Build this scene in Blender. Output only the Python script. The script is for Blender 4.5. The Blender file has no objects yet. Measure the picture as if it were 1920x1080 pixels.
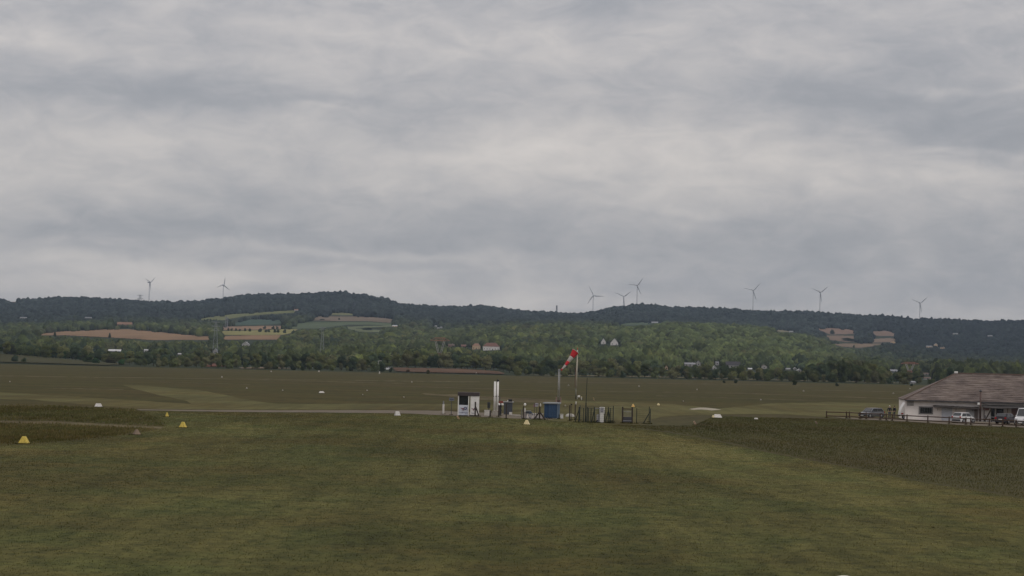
import bpy, bmesh, math, random
import numpy as np
from mathutils import Vector, Matrix, noise as mnoise
from mathutils.geometry import tessellate_polygon
random.seed(7); rng = np.random.default_rng(7)
R = math.radians
sc = bpy.context.scene
COL = sc.collection

# ------------------------------------------------------------------ camera
FPX, IW, IH = 4400.0, 1920.0, 1080.0
CAMZ, ROLL, PITCH = 6.6, R(1.33), math.atan(144 / 4400)
cd = bpy.data.cameras.new('camera'); cam = bpy.data.objects.new('camera', cd); COL.objects.link(cam)
cd.sensor_width = 36.0; cd.lens = FPX / IW * 36.0; cd.clip_start = 0.5; cd.clip_end = 60000
ROT = Matrix.Rotation(R(90) + PITCH, 3, 'X') @ Matrix.Rotation(ROLL, 3, 'Z')
cam.matrix_world = Matrix.Translation((0, 0, CAMZ)) @ ROT.to_4x4()
sc.camera = cam
ROTN = np.array(ROT); C0 = np.array([0, 0, CAMZ])

def ray(x, y):
    d = ROT @ Vector(((x - 960) / FPX, -(y - 540) / FPX, -1)); return d / d.y
def at(x, y, Y):
    return Vector((0, 0, CAMZ)) + ray(x, y) * Y
def gnd(x, y, z=0.0):
    d = ray(x, y); return Vector((0, 0, CAMZ)) + d * ((z - CAMZ) / d.z)
def project(P):
    q = (np.asarray(P, float) - C0) @ ROTN
    return 960 - q[..., 0] / q[..., 2] * FPX, 540 + q[..., 1] / q[..., 2] * FPX

# ------------------------------------------------------------------ world: overcast sky
SUN = Vector((0.70, -0.50, 0.75)).normalized()
SUN_EL = math.asin(SUN.z); SUN_AZ = math.atan2(SUN.x, SUN.y)
w = bpy.data.worlds.new("World"); sc.world = w; w.use_nodes = True
nt = w.node_tree; nt.nodes.clear(); N = nt.nodes; L = nt.links
def nd(t, **kw):
    n = N.new(t)
    for k, v in kw.items(): setattr(n, k, v)
    return n
def mth(op, a, b=None, c=None, clamp=False):
    n = nd('ShaderNodeMath', operation=op); n.use_clamp = clamp
    for i, v in enumerate((a, b, c)):
        if v is None: continue
        if isinstance(v, (int, float)): n.inputs[i].default_value = v
        else: L.new(v, n.inputs[i])
    return n.outputs[0]
tc = nd('ShaderNodeTexCoord')
sep0 = nd('ShaderNodeSeparateXYZ'); L.new(tc.outputs['Generated'], sep0.inputs[0])
def wnoise(scale, sx, sz, det, rough, dist=0.0, off=0.0):
    mp = nd('ShaderNodeMapping'); mp.inputs['Scale'].default_value = (sx, sx, sz); mp.inputs['Location'].default_value = (off, off * .7, off * .3)
    L.new(tc.outputs['Generated'], mp.inputs[0])
    n = nd('ShaderNodeTexNoise'); n.inputs['Scale'].default_value = scale; n.inputs['Detail'].default_value = det
    n.inputs['Roughness'].default_value = rough; n.inputs['Distortion'].default_value = dist
    L.new(mp.outputs[0], n.inputs['Vector']); return n
warp = wnoise(14, 1, 2.2, 3, .55)
sepw = nd('ShaderNodeSeparateColor'); L.new(warp.outputs['Color'], sepw.inputs[0])
yy = mth('MAXIMUM', sep0.outputs[1], 0.05)
az = mth('ADD', mth('DIVIDE', sep0.outputs[0], yy), mth('MULTIPLY', mth('SUBTRACT', sepw.outputs[0], .5), .10))
el = mth('ADD', mth('DIVIDE', sep0.outputs[2], yy), mth('MULTIPLY', mth('SUBTRACT', sepw.outputs[1], .5), .034))
# broad cloud banks, each at its own bearing and elevation
BANKS = [(150,165,330,40,-.55),(330,440,430,48,-.6),(640,190,330,26,-.6),(1560,168,160,32,-.5),(1890,240,190,60,-.85),(1850,110,180,45,-.5),
         (1300,462,700,45,-.3),(1850,520,320,60,-.35),(1140,140,80,24,-.35),(430,75,200,25,-.3),(0,520,160,10,-.4),(700,545,900,25,.28),(900,330,140,18,-.25),(1250,410,260,12,-.35),
         (450,285,620,70,.6),(1180,290,430,70,.55),(640,474,480,9,.55),(250,518,350,20,.35),(1780,345,200,24,.6),(1850,297,150,10,.5),(900,75,160,30,.5),
         (60,70,120,30,.45),(1880,156,130,9,.45),(960,300,120,14,.4),(1200,80,300,40,.2),(650,205,80,6,.45),(330,520,420,26,.45),(1500,560,300,20,-.25),(700,505,260,10,.25),(1080,335,150,6,.3)]
acc = None
for (bx, by, rx, ry, amp) in BANKS:
    d = ray(bx, by)
    ax = mth('DIVIDE', mth('SUBTRACT', az, float(d.x)), rx * .75 / FPX)
    ex = mth('DIVIDE', mth('SUBTRACT', el, float(d.z)), ry * .75 / FPX)
    q = mth('ADD', mth('MULTIPLY', ax, ax), mth('MULTIPLY', ex, ex))
    g = mth('MULTIPLY', mth('EXPONENT', mth('MULTIPLY', q, -.5)), amp)
    acc = g if acc is None else mth('ADD', acc, g)
n1 = wnoise(10, 1, 2.3, 10, .58, .35, 3.1); n2 = wnoise(38, 1, 2.4, 9, .62, .6, 1.7); n3 = wnoise(20, 1, 6, 6, .6, .4, 7.7)
v = mth('ADD', mth('MULTIPLY', acc, .26), mth('MULTIPLY', mth('SUBTRACT', n1.outputs[0], .5), .70))
v = mth('ADD', v, mth('MULTIPLY', mth('SUBTRACT', n2.outputs[0], .5), .50))
v = mth('ADD', v, mth('MULTIPLY', mth('SUBTRACT', n3.outputs[0], .5), .16))
v = mth('ADD', v, .5, clamp=True)
ramp = nd('ShaderNodeValToRGB'); cr = ramp.color_ramp; cr.interpolation = 'B_SPLINE'
stops = [(0.0,(.242,.249,.270)),(.3,(.305,.308,.329)),(.52,(.412,.397,.401)),(.75,(.550,.513,.488)),(1.0,(.63,.585,.550))]
cr.elements[0].position = 0; cr.elements[1].position = 1
for p, c in stops[1:-1]: cr.elements.new(p)
for e, (p, c) in zip(cr.elements, stops): e.position = p; e.color = (*c, 1)
L.new(v, ramp.inputs[0])
# overcast luminance grows towards the zenith
zen = mth('ADD', 1.0, mth('MULTIPLY', mth('MAXIMUM', sep0.outputs[2], 0.0), 1.5))
cl = nd('ShaderNodeVectorMath', operation='SCALE'); L.new(ramp.outputs[0], cl.inputs[0]); L.new(mth('MULTIPLY', zen, 10.0), cl.inputs['Scale'])
sky = nd('ShaderNodeTexSky', sky_type='NISHITA'); sky.sun_disc = False; sky.sun_elevation = SUN_EL; sky.sun_rotation = SUN_AZ
mix = nd('ShaderNodeMix', data_type='RGBA'); mix.inputs[0].default_value = .94
L.new(sky.outputs[0], mix.inputs[6]); L.new(cl.outputs[0], mix.inputs[7])
bg = nd('ShaderNodeBackground'); bg.inputs[1].default_value = 0.1; L.new(mix.outputs[2], bg.inputs[0])
out = nd('ShaderNodeOutputWorld'); L.new(bg.outputs[0], out.inputs[0])

sl = bpy.data.lights.new('sun', 'SUN'); sl.energy = 0.75; sl.angle = R(12); sl.color = (1, .95, .87)
so = bpy.data.objects.new('sun', sl); COL.objects.link(so); so.rotation_euler = SUN.to_track_quat('Z', 'Y').to_euler(); so.location = (0, 0, 300)
vs = sc.view_settings; vs.view_transform = 'Standard'; vs.look = 'None'; vs.gamma = 1; vs.exposure = 0.0
sc.cycles.use_denoising = True; sc.cycles.max_bounces = 5; sc.cycles.volume_bounces = 0

# ------------------------------------------------------------------ materials
MATS = {}
def mat(name, col, rough=.7, amt=.12, scale=6.0, metal=0.0, attr=False, patch=None, spec=.3, stretch=(1, 1, 1), coords='Object', col2=None, bump=0.0, obrand=0.0, bscale=None, up=0.0):
    """base colour varied by noise; attr multiplies a colour attribute; patch = (scale, stretch, colours) adds broad patches"""
    if name in MATS: return MATS[name]
    m = bpy.data.materials.new(name); m.use_nodes = True; t = m.node_tree; b = t.nodes['Principled BSDF']
    b.inputs['Roughness'].default_value = rough; b.inputs['Metallic'].default_value = metal; b.inputs['Specular IOR Level'].default_value = spec
    def nn(ty, **k):
        n = t.nodes.new(ty)
        for a, v_ in k.items(): setattr(n, a, v_)
        return n
    tcx = nn('ShaderNodeTexCoord'); geo = nn('ShaderNodeNewGeometry')
    src = tcx.outputs['Object'] if coords == 'Object' else geo.outputs['Position']
    mp = nn('ShaderNodeMapping'); mp.inputs['Scale'].default_value = stretch; t.links.new(src, mp.inputs[0])
    no = nn('ShaderNodeTexNoise'); no.inputs['Scale'].default_value = scale; no.inputs['Detail'].default_value = 5; no.inputs['Roughness'].default_value = .6
    t.links.new(mp.outputs[0], no.inputs['Vector'])
    rp = nn('ShaderNodeValToRGB'); a, z = rp.color_ramp.elements
    c2 = col2 or tuple(min(1, c * (1 + amt * 1.2)) for c in col); c1 = tuple(c * (1 - amt * 1.2) for c in col) if col2 is None else col
    a.position = .3; z.position = .7; a.color = (*c1, 1); z.color = (*c2, 1)
    t.links.new(no.outputs[0], rp.inputs[0]); cur = rp.outputs[0]
    if patch:
        for (ps, pst, pc, lo, hi) in patch:
            mq = nn('ShaderNodeMapping'); mq.inputs['Scale'].default_value = pst; t.links.new(geo.outputs['Position'], mq.inputs[0])
            pn = nn('ShaderNodeTexNoise'); pn.inputs['Scale'].default_value = ps; pn.inputs['Detail'].default_value = 6; pn.inputs['Roughness'].default_value = .62
            t.links.new(mq.outputs[0], pn.inputs['Vector'])
            mr = nn('ShaderNodeMapRange'); mr.inputs[1].default_value = lo; mr.inputs[2].default_value = hi; t.links.new(pn.outputs[0], mr.inputs[0])
            mx = nn('ShaderNodeMix', data_type='RGBA', blend_type='MULTIPLY'); t.links.new(mr.outputs[0], mx.inputs[0]); t.links.new(cur, mx.inputs[6]); mx.inputs[7].default_value = (*pc, 1); cur = mx.outputs[2]
    if attr:
        at_ = nn('ShaderNodeAttribute'); at_.attribute_name = 'Col'
        mx = nn('ShaderNodeMix', data_type='RGBA', blend_type='MULTIPLY'); mx.inputs[0].default_value = 1; t.links.new(cur, mx.inputs[6]); t.links.new(at_.outputs[0], mx.inputs[7]); cur = mx.outputs[2]
    if obrand:
        oi = nn('ShaderNodeObjectInfo')
        hs = nn('ShaderNodeHueSaturation'); t.links.new(cur, hs.inputs['Color'])
        m1 = nn('ShaderNodeMapRange'); m1.inputs[3].default_value = 1 - obrand; m1.inputs[4].default_value = 1 + obrand; t.links.new(oi.outputs['Random'], m1.inputs[0]); t.links.new(m1.outputs[0], hs.inputs['Value'])
        mxo = nn('ShaderNodeMix', data_type='RGBA', blend_type='MULTIPLY'); mxo.inputs[0].default_value = 1; t.links.new(hs.outputs[0], mxo.inputs[6]); t.links.new(oi.outputs['Color'], mxo.inputs[7]); cur = mxo.outputs[2]
    t.links.new(cur, b.inputs['Base Color'])
    if bump:
        bn = nn('ShaderNodeTexNoise'); bn.inputs['Scale'].default_value = bscale or scale * 2; bn.inputs['Detail'].default_value = 6; t.links.new(mp.outputs[0], bn.inputs['Vector'])
        bp = nn('ShaderNodeBump'); bp.inputs['Strength'].default_value = bump; bp.inputs['Distance'].default_value = .3
        t.links.new(bn.outputs[0], bp.inputs['Height']); t.links.new(bp.outputs[0], b.inputs['Normal'])
    if up:   # thin leaves and blades scatter light through: lean the shading normal towards the sky
        vm = nn('ShaderNodeMix', data_type='VECTOR'); vm.inputs[0].default_value = up; t.links.new(geo.outputs['Normal'], vm.inputs[4]); vm.inputs[5].default_value = (0, 0, 1); t.links.new(vm.outputs[1], b.inputs['Normal'])
        tl = nn('ShaderNodeBsdfTranslucent'); t.links.new(cur, tl.inputs[0]); ng = nn('ShaderNodeVectorMath', operation='SCALE'); ng.inputs['Scale'].default_value = -1; t.links.new(vm.outputs[1], ng.inputs[0]); t.links.new(ng.outputs[0], tl.inputs['Normal']); ms = nn('ShaderNodeMixShader'); ms.inputs[0].default_value = .5
        t.links.new(b.outputs[0], ms.inputs[1]); t.links.new(tl.outputs[0], ms.inputs[2]); t.links.new(ms.outputs[0], t.nodes['Material Output'].inputs[0])
    MATS[name] = m; return m

WHITE = mat('white_paint', (.72, .70, .67), .5, .10, 3)
OFFWH = mat('weathered_white', (.55, .52, .48), .6, .2, 5)
GREYP = mat('grey_paint', (.22, .22, .23), .55, .12, 4)
DARKG = mat('dark_grey_paint', (.05, .05, .055), .5, .15, 5)
BLACK = mat('black_rubber', (.018, .018, .02), .7, .15, 8)
STEEL = mat('galvanised_steel', (.34, .34, .34), .45, .15, 6, metal=.3)
BLUEP = mat('blue_paint', (.022, .052, .108), .5, .12, 2)
BLUEL = mat('pale_blue_paint', (.050, .085, .138), .5, .12, 2)  # lighter blue for the container side, lock bars and post
REDP = mat('red_paint', (.42, .03, .03), .5, .12, 4)
YELL = mat('yellow_paint', (.52, .39, .075), .65, .22, 7)
CREAM = mat('pale_yellow_paint', (.62, .52, .28), .5, .12, 4)
WOODD = mat('dark_timber', (.045, .035, .028), .85, .3, 3, stretch=(6, 6, 1))
WOODB = mat('brown_timber', (.075, .047, .032), .85, .3, 3, stretch=(1, 6, 6))
GREENM = mat('green_metal', (.018, .024, .019), .6, .15, 4)
CONC = mat('concrete', (.34, .31, .27), .9, .15, 2)
PLASTER = mat('plaster', (.78, .72, .685), .9, .10, .7, bump=.05)
GLASS = mat('dark_glass', (.015, .018, .02), .08, .1, 1, spec=.6)
PANELW = mat('shaded_white_panel', (.56, .58, .64), .45, .06, 2)  # bluish tint imitates shade on the left face of the white kiosk
MAROON = mat('maroon_ink', (.16, .02, .03), .5, .05, 2)
NAVY = mat('navy_ink', (.03, .03, .11), .5, .05, 2)
SKIN = mat('skin', (.45, .28, .2), .6, .08, 20)
DENIM = mat('denim', (.06, .08, .13), .9, .2, 30)
JACKET = mat('dark_cloth', (.022, .022, .028), .9, .2, 30)
GREYC = mat('grey_cloth', (.10, .10, .11), .9, .2, 30)
HAIRW = mat('grey_hair', (.6, .58, .55), .8, .1, 40)
HAIRD = mat('dark_hair', (.02, .016, .012), .7, .1, 40)
SILVER = mat('silver_car_paint', (.17, .175, .19), .3, .05, 1, metal=.5)
WHITEC = mat('white_car_paint', (.62, .62, .62), .3, .04, 1)
DARKC = mat('dark_car_paint', (.030, .025, .032), .3, .05, 1, metal=.3)
RIM = mat('alloy_rim', (.30, .30, .31), .4, .1, 5, metal=.6)
LAMPR = mat('red_lens', (.35, .02, .02), .25, .05, 5)
LAMPW = mat('clear_lens', (.6, .6, .62), .15, .05, 5)
SOCKR = mat('red_sock_fabric', (.50, .025, .032), .85, .12, 3)
SOCKW = mat('white_sock_fabric', (.44, .40, .37), .85, .12, 3)
TURB = mat('turbine_white', (.45, .46, .475), .5, .04, .3)
PYL = mat('pylon_steel', (.20, .21, .23), .6, .1, .5)

# ------------------------------------------------------------------ builders
class MB:
    def __init__(s): s.v = []; s.f = []
    def quad(s, *p):
        i = len(s.v); s.v += [tuple(q) for q in p]; s.f.append(tuple(range(i, i + len(p)))); return s
    def box(s, cx, cy, cz, sx, sy, sz, M=None):
        i = len(s.v)
        for dx in (-.5, .5):
            for dy in (-.5, .5):
                for dz in (-.5, .5):
                    p = Vector((cx + dx * sx, cy + dy * sy, cz + dz * sz)); s.v.append(tuple(M @ p if M else p))
        s.f += [tuple(i + k for k in f) for f in ((0,1,3,2),(4,6,7,5),(0,4,5,1),(2,3,7,6),(0,2,6,4),(1,5,7,3))]; return s
    def bar(s, a, b, r, r2=None, n=6):
        a, b = Vector(a), Vector(b); d = (b - a).normalized(); r2 = r if r2 is None else r2
        u = d.orthogonal().normalized(); w_ = d.cross(u); i = len(s.v)
        for (p, q) in ((a, r), (b, r2)):
            for k in range(n):
                t = 2 * math.pi * (k + .5) / n; s.v.append(tuple(p + u * math.cos(t) * q + w_ * math.sin(t) * q))
        for k in range(n): s.f.append((i + k, i + (k + 1) % n, i + n + (k + 1) % n, i + n + k))
        s.f.append(tuple(i + k for k in range(n))[::-1]); s.f.append(tuple(i + n + k for k in range(n))); return s
    def lathe(s, prof, n=16, M=None):
        i = len(s.v)
        for (r, z) in prof:
            for k in range(n):
                t = 2 * math.pi * k / n; p = Vector((r * math.cos(t), r * math.sin(t), z)); s.v.append(tuple(M @ p if M else p))
        for j in range(len(prof) - 1):
            for k in range(n): s.f.append((i + j * n + k, i + j * n + (k + 1) % n, i + (j + 1) * n + (k + 1) % n, i + (j + 1) * n + k))
        s.f.append(tuple(i + k for k in range(n))[::-1]); e = i + (len(prof) - 1) * n; s.f.append(tuple(e + k for k in range(n))); return s
    def prism(s, poly, a, b, axis='y'):
        """closed polygon in two coordinates, extruded along the third from a to b"""
        i = len(s.v); n = len(poly)
        for d in (a, b):
            for (p, q) in poly: s.v.append((p, d, q) if axis == 'y' else ((d, p, q) if axis == 'x' else (p, q, d)))
        s.f.append(tuple(range(i, i + n))); s.f.append(tuple(range(i + n, i + 2 * n))[::-1])
        for k in range(n): s.f.append((i + k, i + n + k, i + n + (k + 1) % n, i + (k + 1) % n))
        return s
    def build(s, name, m, parent=None, smooth=False, bevel=0.0, sub=0):
        me = bpy.data.meshes.new(name); me.from_pydata(s.v, [], s.f); me.materials.append(m)
        bm = bmesh.new(); bm.from_mesh(me); bmesh.ops.recalc_face_normals(bm, faces=bm.faces)
        if smooth:
            for f in bm.faces: f.smooth = True
        bm.to_mesh(me); bm.free()
        o = bpy.data.objects.new(name, me); COL.objects.link(o)
        if parent: o.parent = parent
        if bevel: b = o.modifiers.new('bevel', 'BEVEL'); b.width = bevel; b.segments = 2; b.limit_method = 'ANGLE'
        if sub: b = o.modifiers.new('sub', 'SUBSURF'); b.levels = b.render_levels = sub
        return o
def tag(o, label=None, cat=None, group=None, kind=None):
    if label: o['label'] = label
    if cat: o['category'] = cat
    if group: o['group'] = group
    if kind: o['kind'] = kind
    return o
def thing(name, label, cat, loc, rz=0.0, group=None, s=1.0):
    o = bpy.data.objects.new(name, None); COL.objects.link(o); o.location = loc; o.rotation_euler = (0, 0, rz); o.scale = (s, s, s)
    return tag(o, label, cat, group)
def copy_tree(o, parent=None):
    c = o.copy(); COL.objects.link(c); c.parent = parent
    for ch in list(o.children): copy_tree(ch, c)
    return c
def numesh(name, V, Fq, m, col=None, nside=3, smooth=False):
    me = bpy.data.meshes.new(name); V = np.asarray(V, np.float32); Fq = np.asarray(Fq, np.int32); nf = len(Fq)
    me.vertices.add(len(V)); me.vertices.foreach_set('co', V.ravel())
    me.loops.add(nf * nside); me.loops.foreach_set('vertex_index', Fq.ravel())
    me.polygons.add(nf); me.polygons.foreach_set('loop_start', np.arange(0, nf * nside, nside, dtype=np.int32))
    me.update(calc_edges=True)
    if smooth: me.polygons.foreach_set('use_smooth', np.ones(nf, bool))
    if col is not None:
        ca = me.color_attributes.new('Col', 'FLOAT_COLOR', 'POINT')
        ca.data.foreach_set('color', np.concatenate([col, np.ones((len(col), 1))], 1).astype(np.float32).ravel())
    me.materials.append(m); o = bpy.data.objects.new(name, me); COL.objects.link(o); return o

# ------------------------------------------------------------------ ground
PATCH = [(.42, (1, .045, 1), (.78, .80, .76), .44, .58), (.013, (1, .8, 1), (.78, .80, .77), .40, .56), (.045, (1, .45, 1), (.82, .74, .66), .44, .58), (.11, (1, .7, 1), (.80, .92, .86), .46, .58),
         (.7, (1, .55, 1), (.70, .72, .68), .46, .60), (1.9, (1, .5, 1), (.60, .64, .58), .48, .64), (6.0, (1, .8, 1), (.80, .82, .77), .48, .66)]
HAYM = mat('rough_grass', (.066, .0525, .0135), 1, .2, .9, patch=[(.012, (1, 2.2, 1), (.80, .92, .78), .40, .56), (.06, (1, .8, 1), (.76, .72, .64), .42, .62), (.5, (1, .5, 1), (.70, .70, .62), .42, .66)], coords='P', spec=.1)
LAWNM = mat('lawn', (.117, .106, .032), 1, .16, 2.2, patch=PATCH, coords='P', spec=.1, stretch=(1, .6, 1))
STRIPM = mat('mown_strip', (.112, .100, .036), 1, .14, .8, patch=PATCH[:3], coords='P', spec=.1)
DRYM = mat('dry_grass', (.112, .090, .046), 1, .14, .8, patch=PATCH[:3], coords='P', spec=.1)
PATHM = mat('gravel_path', (.135, .113, .085), 1, .16, .5, coords='P', spec=.1)
GRAVW = mat('white_gravel', (.30, .27, .21), 1, .14, .6, coords='P', spec=.1)
ASPH = mat('worn_asphalt', (.075, .070, .065), .95, .2, .5, coords='P', spec=.2)
gm = MB(); gm.quad((-14000, -3000, 0), (14000, -3000, 0), (14000, 14000, 0), (-14000, 14000, 0))
tag(gm.build('ground', HAYM), 'flat airfield ground of brownish rough grass', 'ground', kind='structure')

def dens(poly, step=14, rag=0.0):
    out = []
    for i in range(len(poly)):
        a, b = np.array(poly[i], float), np.array(poly[(i + 1) % len(poly)], float); n = max(1, int(np.linalg.norm(b - a) / step))
        for k in range(n): out.append(a + (b - a) * k / n + (rng.normal(0, 1, 2) * (rag * 2, rag) if rag else 0))
    return out
def sheet(name, poly, m, z, label, cat, rag=.35, step=14):
    P = [gnd(max(-600, min(2600, x)), y, z) for x, y in dens(poly, step, rag)]
    tr = tessellate_polygon([P]); me = bpy.data.meshes.new(name); me.from_pydata([tuple(p) for p in P], [], [tuple(t) for t in tr]); me.materials.append(m)
    bm = bmesh.new(); bm.from_mesh(me)
    for f in bm.faces:
        f.normal_update()
        if f.normal.z < 0: f.normal_flip()
    bm.to_mesh(me); bm.free()
    o = bpy.data.objects.new(name, me); COL.objects.link(o); return tag(o, label, cat, kind='structure')
LAWN = [(-500,1600),(-500,836),(-100,836),(0,833),(60,834),(130,828),(220,818),(296,806),(312,797),(292,785),(262,772),(300,771),(480,773),(700,774),(830,777),(870,782),(940,784),
        (1060,791),(1160,796),(1200,805),(1250,811),(1305,820),(1375,834),(1440,849),(1525,865),(1610,880),(1740,907),(1830,920),(1920,936),(2100,968),(2400,1030),(2400,1600)]
APRON = [(1040,749),(1100,752),(1240,756),(1310,762),(1340,767),(1440,757),(1560,754),(1700,757),(1900,762),(1900,790),(1700,787),(1550,781.5),(1480,777),(1400,776),(1345,776.5),(1290,778),(1240,781),(1222,786),(1215,796),(1150,796),(1060,790),(980,787),(940,784),(930,775),(1000,770),(1030,760)]
BANDL = [(-300,722),(-100,732),(0,736),(100,741),(180,746),(300,754),(360,758),(480,757.5),(600,757),(840,757.5),(1030,760),(1030,768),(840,768),(480,767.5),(258,766.5),(180,760),(120,755),(60,749.5),(0,748),(-300,740)]
FORK = [(230,721),(275,723),(330,728),(370,731),(420,740),(480,752),(520,757),(480,758),(400,758),(358,757.5),(350,752),(300,741),(250,729)]
BANDU = [(790,737.5),(850,739.5),(960,746),(1045,749.5),(1045,758),(1000,755.5),(900,749),(800,740)]
sheet('lawn', LAWN, LAWNM, .004, 'mown olive lawn in the foreground', 'lawn')
ROUGHM = mat('green_rough_grass', (.064, .058, .0225), 1, .2, .9, patch=[(.02, (1, .8, 1), (.96, .86, .84), .42, .56), (.3, (1, .6, 1), (.78, .80, .74), .44, .62), (1.2, (1, .6, 1), (.72, .74, .68), .46, .64)], coords='P', spec=.1)
DARKLAWN = [(-500,872),(0,868),(300,858),(520,852),(690,870),(800,930),(840,1000),(820,1100),(780,1600),(-500,1600)]  # lower left of the lawn, where the blades are coloured darker
sheet('rough_grass_field', [(1200,797),(1215,789),(1240,783),(1290,780),(1345,778),(1400,777.5),(1480,778.5),(1550,783.5),(1700,791),(1960,805),(2400,830),(2400,1030),(2100,967),(1920,935),(1830,919),(1740,906),(1610,879),(1525,864),(1440,848),(1375,833),(1305,819),(1250,810),(1200,804)], ROUGHM, .0064, 'long uncut grass before the wooden fence', 'field', .3)
SWATHM = mat('mown_swath', (.155, .134, .042), 1, .14, 2.2, patch=PATCH, coords='P', spec=.1)
SWATHS = []
for sw_, lb_ in (([(1010,793),(1200,807),(1440,852),(1740,911),(1920,941),(2100,974),(2100,1050),(1700,980),(1400,922),(1180,872),(1020,836),(900,806),(930,792)], 'lighter mown swath along the edge of the long grass'), ([(300,780),(420,784),(475,797),(468,816),(380,832),(250,842),(120,848),(0,853),(-100,853),(-100,840),(0,838),(140,833),(260,822),(380,814),(432,802),(400,790),(310,785)], 'pale mown bend around the dark grass patches')):
    SWATHS.append(sw_); sheet('mown_field', sw_, SWATHM, .0062, lb_, 'field', 1.6, 5)
sheet('mown_field', APRON, STRIPM, .008, 'pale mown grass around the fuel station and before the white building', 'field')
sheet('mown_path', BANDL, STRIPM, .012, 'long pale mown strip running behind the fuel station', 'path')
sheet('mown_path', FORK, STRIPM, .016, 'curved mown spur joining the long pale strip', 'path')
sheet('mown_path', BANDU, DRYM, .020, 'thin dry mown strip behind the white kiosk', 'path')
sheet('dry_grass_path', [(-100,788),(0,789),(110,790),(200,795.5),(310,801),(300,804),(190,799.5),(100,795),(0,793),(-100,792)], DRYM, .008, 'dry brownish track between two dark grass patches', 'path', .2)
sheet('dry_grass_path', [(-60,757),(0,758.2),(85,759.8),(85,760.8),(0,760.6),(-60,759.5)], DRYM, .024, 'thin dry track left of the white field marker', 'path', .1)
sheet('gravel_path', [(256,767.3),(330,768.2),(480,769),(700,769),(830,770),(858,772),(930,774),(990,779),(1040,784),(1035,787),(980,785),(900,781.5),(830,778.5),(760,775),(600,773.4),(480,772.8),(330,770.6),(262,769)], PATHM, .028, 'pale gravel path leading to the white kiosk', 'path', .12)
sheet('gravel_patch_path', [(1292,767),(1312,764),(1332,764.8),(1353,768),(1334,769.5),(1316,767.6),(1300,768.4)], GRAVW, .032, 'small bare white gravel patch on the mown grass', 'path', .1, 5)
sheet('driveway_path', [(1556,781.6),(1700,787),(1960,793),(1960,803),(1800,797),(1700,790.5),(1600,786)], PATHM, .032, 'beige gravel driveway along the wooden fence', 'path', .1)
for (x0, y0, x1, y1, hw) in ((0,705,900,716,.5),(420,711,760,719,.35),(100,728,232,730,.4),(700,722,1040,733,.4),(1100,733,1420,738,.4),(1230,742,1560,752,.45),(980,716,1500,722,.45),(1520,731,1700,735,.4),(1380,737,1690,748,.5),(300,716,470,721,.3)):
    sheet('dry_grass_path', [(x0,y0-hw),(x1,y1-hw),(x1,y1+hw),(x0,y0+hw)], DRYM, .036, 'faint dry mower track across the far airfield grass', 'path', .25, 10)['group'] = 'mower tracks across the far grass'

# ------------------------------------------------------------------ hills (terrain with its real depth and height)
ST = [ # (distance, [(photo x, photo y) of the bare ground at that distance])
 (2600, [(-700,655),(0,664),(240,669),(480,676),(720,677),(960,680),(1100,678),(1200,676),(1400,688),(1600,700),(1920,706),(2600,718)]),
 (3200, [(-700,630),(0,641),(240,642),(480,641),(720,650),(850,655),(960,652),(1100,650),(1200,646),(1400,660),(1500,676),(1600,690),(1700,699),(1920,704),(2600,716)]),
 (4000, [(-700,610),(0,627),(120,621),(240,619),(360,626),(480,618),(600,622),(720,626),(850,634),(960,624),(1100,624),(1200,619),(1300,620),(1400,624),(1460,629),(1500,640),(1560,654),(1620,678),(1680,694),(1920,698),(2600,712)]),
 (4800, [(-700,595),(0,612),(250,607),(400,609),(480,606),(600,601),(720,603),(850,614),(960,613),(1100,615),(1200,614),(1400,622),(1500,640),(1560,642),(1640,652),(1700,662),(1800,674),(1920,678),(2600,690)]),
 (5600, [(-700,575),(0,590),(250,588),(400,590),(480,588),(600,585),(720,591),(850,603),(960,606),(1100,604),(1200,605),(1400,612),(1500,626),(1560,628),(1640,634),(1700,643),(1800,648),(1920,650),(2600,655)]),
 (6200, [(-700,562),(0,577),(250,579),(400,577),(480,572),(600,568),(720,578),(850,592),(960,597),(1100,598),(1200,591),(1400,600),(1530,613),(1600,615),(1680,619),(1760,623),(1920,626),(2600,630)]),
 (6700, [(-700,540),(-200,566),(0,565),(60,568),(100,564),(200,566),(250,568),(300,573),(350,572),(400,568),(440,562),(480,558),(540,558),(600,554),(640,554),(680,559),(720,566),(760,578),(800,580),(860,582),(900,579),(940,584),(980,589),(1040,593),(1080,597),(1100,594),(1140,583),(1180,579),(1210,577),(1250,581),(1300,582),(1350,584),(1400,589),(1450,589),(1500,590),(1540,592),(1590,594),(1640,597),(1690,601),(1720,607),(1760,604),(1820,607),(1880,607),(1920,606),(2100,612),(2600,625)]),
]
UG = np.linspace(-.40, .40, 561); YG = np.concatenate([np.linspace(1390, 2600, 60), np.linspace(2620, 6800, 210), np.linspace(6850, 9800, 40)])
Zst = []
for (Y, pts) in ST:
    us = [ray(x, y).x for x, y in pts]; vv = [ray(x, y).z for x, y in pts]; zz = np.interp(UG, us, vv) * Y + CAMZ
    k = 4 if Y < 6500 else 1; ker = np.hanning(2 * k + 3); ker /= ker.sum(); zp = np.pad(zz, k + 1, 'edge'); Zst.append(np.convolve(zp, ker, 'valid'))
YS = [1390, 1440, 1640, 2050] + [s[0] for s in ST] + [7400, 9900]
BK = np.interp(UG, [ray(x, 690).x for x in (-300, 0, 140, 260, 400, 690, 745, 930, 965, 1200)], [6, 5.6, 2.6, .5, .4, .3, 2.9, 2.7, .4, .2])
Zall = np.stack([np.full_like(UG, -.6), .12 + BK * .06, BK, BK + .4] + Zst + [Zst[-1] - 14, Zst[-1] - 45])
TZ = np.stack([np.interp(YG, YS, Zall[:, i]) for i in range(len(UG))], 1)
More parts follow.
